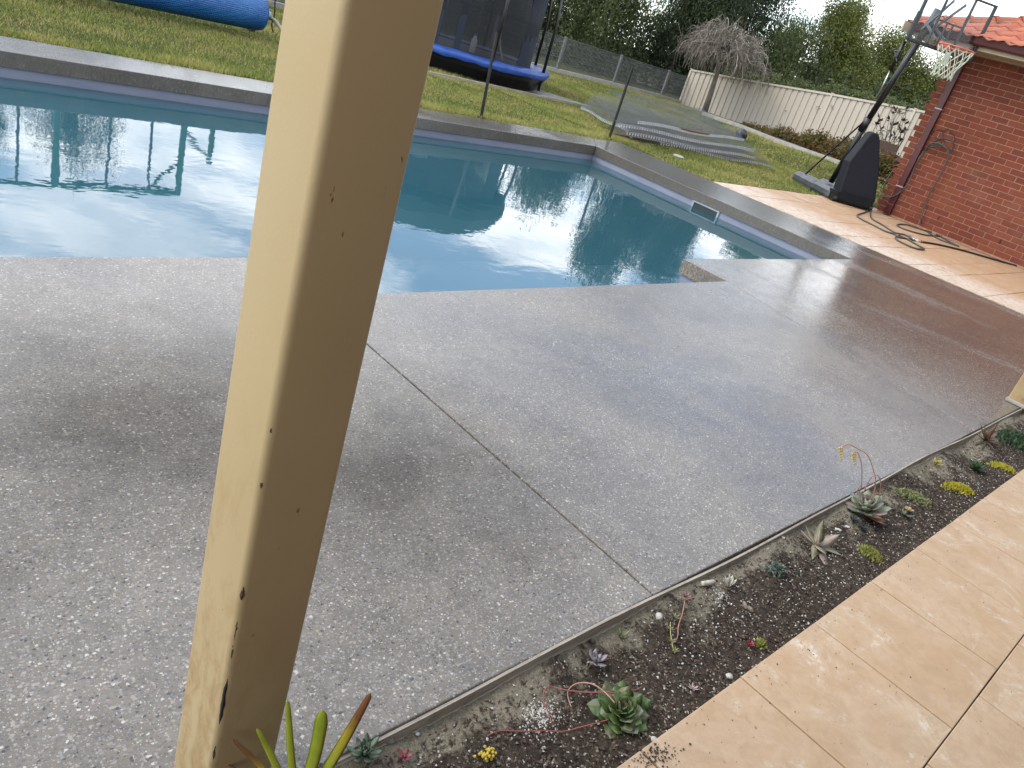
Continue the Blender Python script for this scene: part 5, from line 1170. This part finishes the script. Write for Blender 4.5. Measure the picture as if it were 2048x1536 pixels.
MS3 = leafmat('variegated_sedum', [(.3, (.12, .16, .05)), (.5, (.26, .29, .12)), (.75, (.52, .50, .28))], 60, trans=.2); MS4 = leafmat('blue_spiky', [(.3, (.06, .09, .06)), (.5, (.18, .23, .18)), (.75, (.38, .42, .36))], 60, trans=.1); MS5 = leafmat('ferny_green', [(.3, (.03, .06, .03)), (.5, (.07, .12, .06)), (.75, (.15, .20, .12))], 60, trans=.2)
tuft('yellow_sedum', 'bright yellow sedum clump, second from the right, by the tile edge', 'succulent', 1913, 983, .085, .045, 700, .014, MS, ang=-.6)
tuft('yellow_sedum', 'bright yellow sedum clump furthest right at the tile edge', 'succulent', 2005, 938, .085, .045, 700, .014, MS, ang=-.6)
tuft('green_sedum', 'yellow green sedum clump below the brown aloe, next to the tile edge', 'succulent', 1738, 1112, .05, .045, 650, .015, MS2)
tuft('variegated_sedum', 'loose pale green and cream sedum clump right of the pale rosette', 'succulent', 1826, 998, .10, .045, 560, .012, MS3, asp=2, ang=-.6)
tuft('spiky_blue_plant', 'small blue grey spiky plant between white succulent and brown aloe', 'succulent', 1546, 1154, .030, .028, 240, .022, MS4, asp=7, up=.3)
tuft('feathery_plant', 'feathery dark green plant at the right edge under the far post', 'plant', 2022, 884, .09, .07, 520, .04, MS5, asp=6)
tuft('sedum_sprig', 'small green sedum sprig touching the little red rosette', 'succulent', 1521, 1289, .016, .016, 170, .012, MS2)
MRd = greenmix('crimson', (.24, .02, .03, 1), (.36, .06, .05, 1))
rosette('red_rosette_succulent', 'tiny crimson rosette lying on dark soil near the tile edge', 'succulent', soil_pt(1500, 1290, .006), .015, 6, .011, [MRd], layers=2, steep=(30, 70))
# sedum stem with a pink head
esd = empty('pink_sedum_stem', 'trailing yellow green sedum stem ending in a pink head', 'succulent')
MB().tube(smooth([soil_pt(1357, 1226, .03), soil_pt(1356, 1245, .022), soil_pt(1352, 1262, .012), soil_pt(1352, 1280, .008), soil_pt(1343, 1292, .006)]), .0014, 5).build('stem', M_STALKP, esd)
MB().tube(smooth([soil_pt(1335, 1256, .012), soil_pt(1338, 1275, .008), soil_pt(1344, 1300, .006), soil_pt(1348, 1310, .006)]), .0012, 5).build('stem', simple('yellow_stem', (.45, .42, .18), .5), esd)
rosette('', '', '', soil_pt(1358, 1220, .03), .017, 8, .004, [greenmix('dusty_pink', (.30, .14, .16, 1), (.45, .26, .28, 1))], layers=3, parent=esd, thick=.003)
for (px, py) in ((1336, 1265), (1341, 1288), (1347, 1306), (1346, 1245)):
    rosette('', '', '', soil_pt(px, py, .008), .012, 6, .003, [greenmix('sedum_tip', (.25, .27, .08, 1), (.42, .42, .17, 1))], layers=2, parent=esd, thick=.0025)
rosette('pale_pink_succulent', 'tiny pale pink star succulent on dark soil in the lower planter', 'succulent', soil_pt(1386, 1376, .004), .016, 6, .005, [greenmix('shell_pink', (.42, .28, .26, 1), (.58, .44, .40, 1))], layers=2, thick=.003)
rosette('blue_green_succulent', 'blue green finger succulent cut by the bottom edge beside the slab', 'succulent', soil_pt(722, 1530, .01), .036, 9, .012, [greenmix('blue_green', (.10, .16, .10, 1), (.19, .26, .17, 1))], layers=3, steep=(15, 70), thick=.008, belly=.7)
rosette('pink_succulent', 'small dusty pink succulent at the bottom edge of the photo', 'succulent', soil_pt(806, 1522, .006), .018, 6, .010, [greenmix('rose_pink', (.30, .08, .09, 1), (.42, .17, .16, 1))], layers=2, steep=(25, 70), thick=.006)
ef = empty('yellow_flower_cluster', 'cluster of tiny yellow flowers at the bottom edge by the tiles', 'flowers'); m_ = MB()
for k in range(34):
    p = soil_pt(968 + rng.normal(0, 10), 1524 + rng.normal(0, 8), rng.uniform(.004, .02)); m_.lathe([(.0035 * math.sin(math.pi * i / 4), -.003 * math.cos(math.pi * i / 4)) for i in range(5)], p, 6)
m_.build('flowers', simple('flower_yellow', (.62, .45, .04), .5), ef); MB().tube([soil_pt(968, 1526), soil_pt(968, 1526, .012)], .002, 5).build('stem', MGs, ef)
# strap-leaved plant at the foot of the near post
es = empty('strap_leaf_plant', 'yellow green strap-leaved plant with brown tips at the foot of the post', 'plant')
def strapmat():
    m = Mat('strap_leaf'); sx2 = N(m.t, 'ShaderNodeSeparateXYZ'); m.link(m.pos, sx2.inputs[0])
    c = m.mix(m.step(m.noise(18, 4, .6), .3, .7), (.24, .32, .018, 1), (.42, .46, .05, 1)); at = N(m.t, 'ShaderNodeAttribute', attribute_name='dry'); c = m.mix(m.step(m.math('ADD', at.outputs['Fac'], m.math('MULTIPLY', m.noise(40, 4, .7), .3)), .15, .5), c, (.45, .36, .03, 1)); c = m.mix(m.step(m.math('ADD', at.outputs['Fac'], m.math('MULTIPLY', m.noise(70, 4, .7), .3)), .45, .75), c, (.20, .085, .03, 1)); m.color(c).set(rough=.32, spec=.5); return m.m
MST = strapmat(); MBR = simple('brown_leaf_tip', (.22, .11, .035), .6, .35, 60)
base = Z(588, 1590, -.02); base = PL(592, 1610, (0.50, 0.64, 0), (FW[0], FW[1], 0))
for (tx, ty, w, off, brown) in ((742, 1386, .017, .02, .40), (646, 1420, .020, .0, .04), (575, 1400, .013, -.02, .10), (514, 1456, .013, -.03, .10), (464, 1478, .011, -.02, .55), (418, 1522, .012, -.01, .6)):
    T_ = PL(tx, ty, (0.50 + off, 0.64, 0), (FW[0], FW[1], 0)); b_ = base + rt * ((tx - 590) * .00008); mid = b_.lerp(T_, .5) + Vector((0, 0, .012)) + rt * (.004 if tx > 590 else -.004)
    pts = smooth([b_, mid, T_], 8); k = len(pts); upv = Vector((-FW[0], -FW[1], .6)).normalized()
    def strip(i0, i1, mt, nm):
        m2 = MB()
        for i in range(i0, i1 + 1):
            t = i / (k - 1); ww_ = w * (math.sin(math.pi * min(1, (.22 + .78 * (1 - t)) * .62)) if w < .02 else min(1, 2.2 * (1 - t) ** .5 + .05)) * (1 if t < .999 else .05); tg = (pts[min(i + 1, k - 1)] - pts[max(i - 1, 0)]).normalized(); s_ = tg.cross(upv).normalized(); nn_ = s_.cross(tg)
            for a_, b2 in ((-.5, .12), (-.25, 0), (0, -.04), (.25, 0), (.5, .12), (0, .07)): m2.v.append(tuple(pts[i] + s_ * ww_ * a_ + nn_ * (-ww_ * b2)))
        q6 = i1 - i0; m2.f = [(i * 6 + j, i * 6 + (j + 1) % 6, (i + 1) * 6 + (j + 1) % 6, (i + 1) * 6 + j) for i in range(q6) for j in range(6)]
        o_ = m2.build(nm, mt, es, smooth=True); at_ = o_.data.attributes.new('dry', 'FLOAT', 'POINT'); vals = []
        for i in range(i0, i1 + 1): vals += [max(0., (i / (k - 1) - (1 - brown * 1.6)) / (brown * 1.6)) if brown > .15 else (max(0, i / (k - 1) - .95) * 8)] * 6
        at_.data.foreach_set('value', vals)
    strip(0, k - 1, MST, 'leaf')
# stones, shells and bark lying on the soil
def rock(px, py, r_, mat, label, cat='stone', flat=.6, name='stone', el=1.0, group=None):
    c = soil_pt(px, py, r_ * flat * .4); m2 = MB(); a0_ = rng.uniform(0, 3); n_ = 9
    for i in range(7):
        ph = math.pi * i / 6
        for j in range(n_):
            a = 2 * math.pi * j / n_; q2 = r_ * rng.uniform(.86, 1.1); v = Vector((q2 * math.sin(ph) * math.cos(a) * el, q2 * math.sin(ph) * math.sin(a), -q2 * flat * math.cos(ph))); m2.v.append(tuple(c + Matrix.Rotation(a0_, 3, 'Z') @ v))
    m2.f = [(i * n_ + j, i * n_ + (j + 1) % n_, (i + 1) * n_ + (j + 1) % n_, (i + 1) * n_ + j) for i in range(6) for j in range(n_)]
    o = m2.build(name, mat, smooth=True, label=label, category=cat)
    if group: o['group'] = group
    return o
M_WST = simple('white_stone', (.55, .52, .46), .85, .2, 60, bump=.002); M_SHELL = simple('shell_white', (.72, .70, .64), .5); M_GST = simple('grey_stone', (.20, .19, .16), .9, .3, 50, bump=.002)
rock(1314, 1243, .012, M_WST, 'rough white stone left of the pink sedum stem', flat=.8)
rock(1562, 1083, .007, M_SHELL, 'flat white shell left of the brown aloe', 'shell', .35, 'shell', 1.3)
rock(1694, 1055, .008, M_SHELL, 'round white shell under the pale rosette', 'shell', .35, 'shell', 1.5)
rock(1676, 1060, .008, M_SHELL, 'narrow curved white shell between brown aloe and pale rosette', 'shell', .4, 'shell', 1.8)
rock(834, 1471, .005, M_SHELL, 'tiny white shell fragment near the slab at lower centre', 'shell', .4, 'shell')
rock(775, 1491, .011, M_GST, 'grey stone half buried by the timber edging at the bottom', flat=.6)
rock(1304, 1486, .008, M_WST, 'small white stone at the corner of the lowest tile', flat=.6)
rock(1463, 1345, .010, M_WST, 'pale crumbled stone touching the tile edge at mid planter', flat=.6)
rock(2003, 1000, .009, M_WST, 'white pebble on the tile side between yellow sedum clumps', flat=.5) if False else None
for (px, py, ang_, L_, lab) in ((1487, 1213, .9, .030, 'pale bark chip below the white succulent, left of two'), (1497, 1222, 1.6, .024, 'pale bark chip below the white succulent, right of two'), (1490, 1274, -.5, .030, 'dark curved bark piece beside the red rosette'), (1905, 965, .4, .03, 'brown leaf scrap between the green rosette and yellow sedum'), (1290, 1510, -.6, .05, 'grey driftwood sliver at the corner of the lowest tile')):
    p = soil_pt(px, py, .006); d = Vector((math.cos(ang_), math.sin(ang_), .05)); s_ = Vector((-d.y, d.x, .1)) * .22
    m2 = MB(); m2.tube([p - d * L_ * .5, p - d * L_ * .2 + Vector((0, 0, .003)), p + d * L_ * .2 + Vector((0, 0, .003)), p + d * L_ * .5], [.002, .006, .005, .001], 5); m2.build('bark_piece', simple('bark_piece', (.24, .19, .145), .9, .3, 60) if 'pale' in lab else M_BIT_B, label=lab, category='bark')

# ------------------------------------------------------------------ pieces that belong to a part hang under it (everything above shares one origin)
def under(root, part_name, kinds):
    kids = [c for c in root.children]; P_ = [c for c in kids if c.name.split('.')[0] == part_name][0]
    for c in kids:
        if c is not P_ and c.name.split('.')[0] in kinds: c.parent = P_
under(house, 'roof', ('roof_tile', 'ridge_cap', 'ridge_mortar'))
under(house, 'wall', ('brick', 'end_wall_bricks', 'weep_hole', 'wall_trim'))
under(hoop, 'base_pad', ('pad_face',)); under(hoop, 'rim', ('net', 'net_patch', 'rim_brace', 'rim_bracket')); under(hoop, 'actuator_body', ('lift_handle', 'actuator_rod'))
under(hoop, 'acrylic_panel', ('board_frame', 'corner_pad', 'bottom_pad', 'rear_bar'))
under(tr_, 'enclosure_net', ('net_border', 'door_tube'))
under(p1, 'shaft', ('paint_chip',))
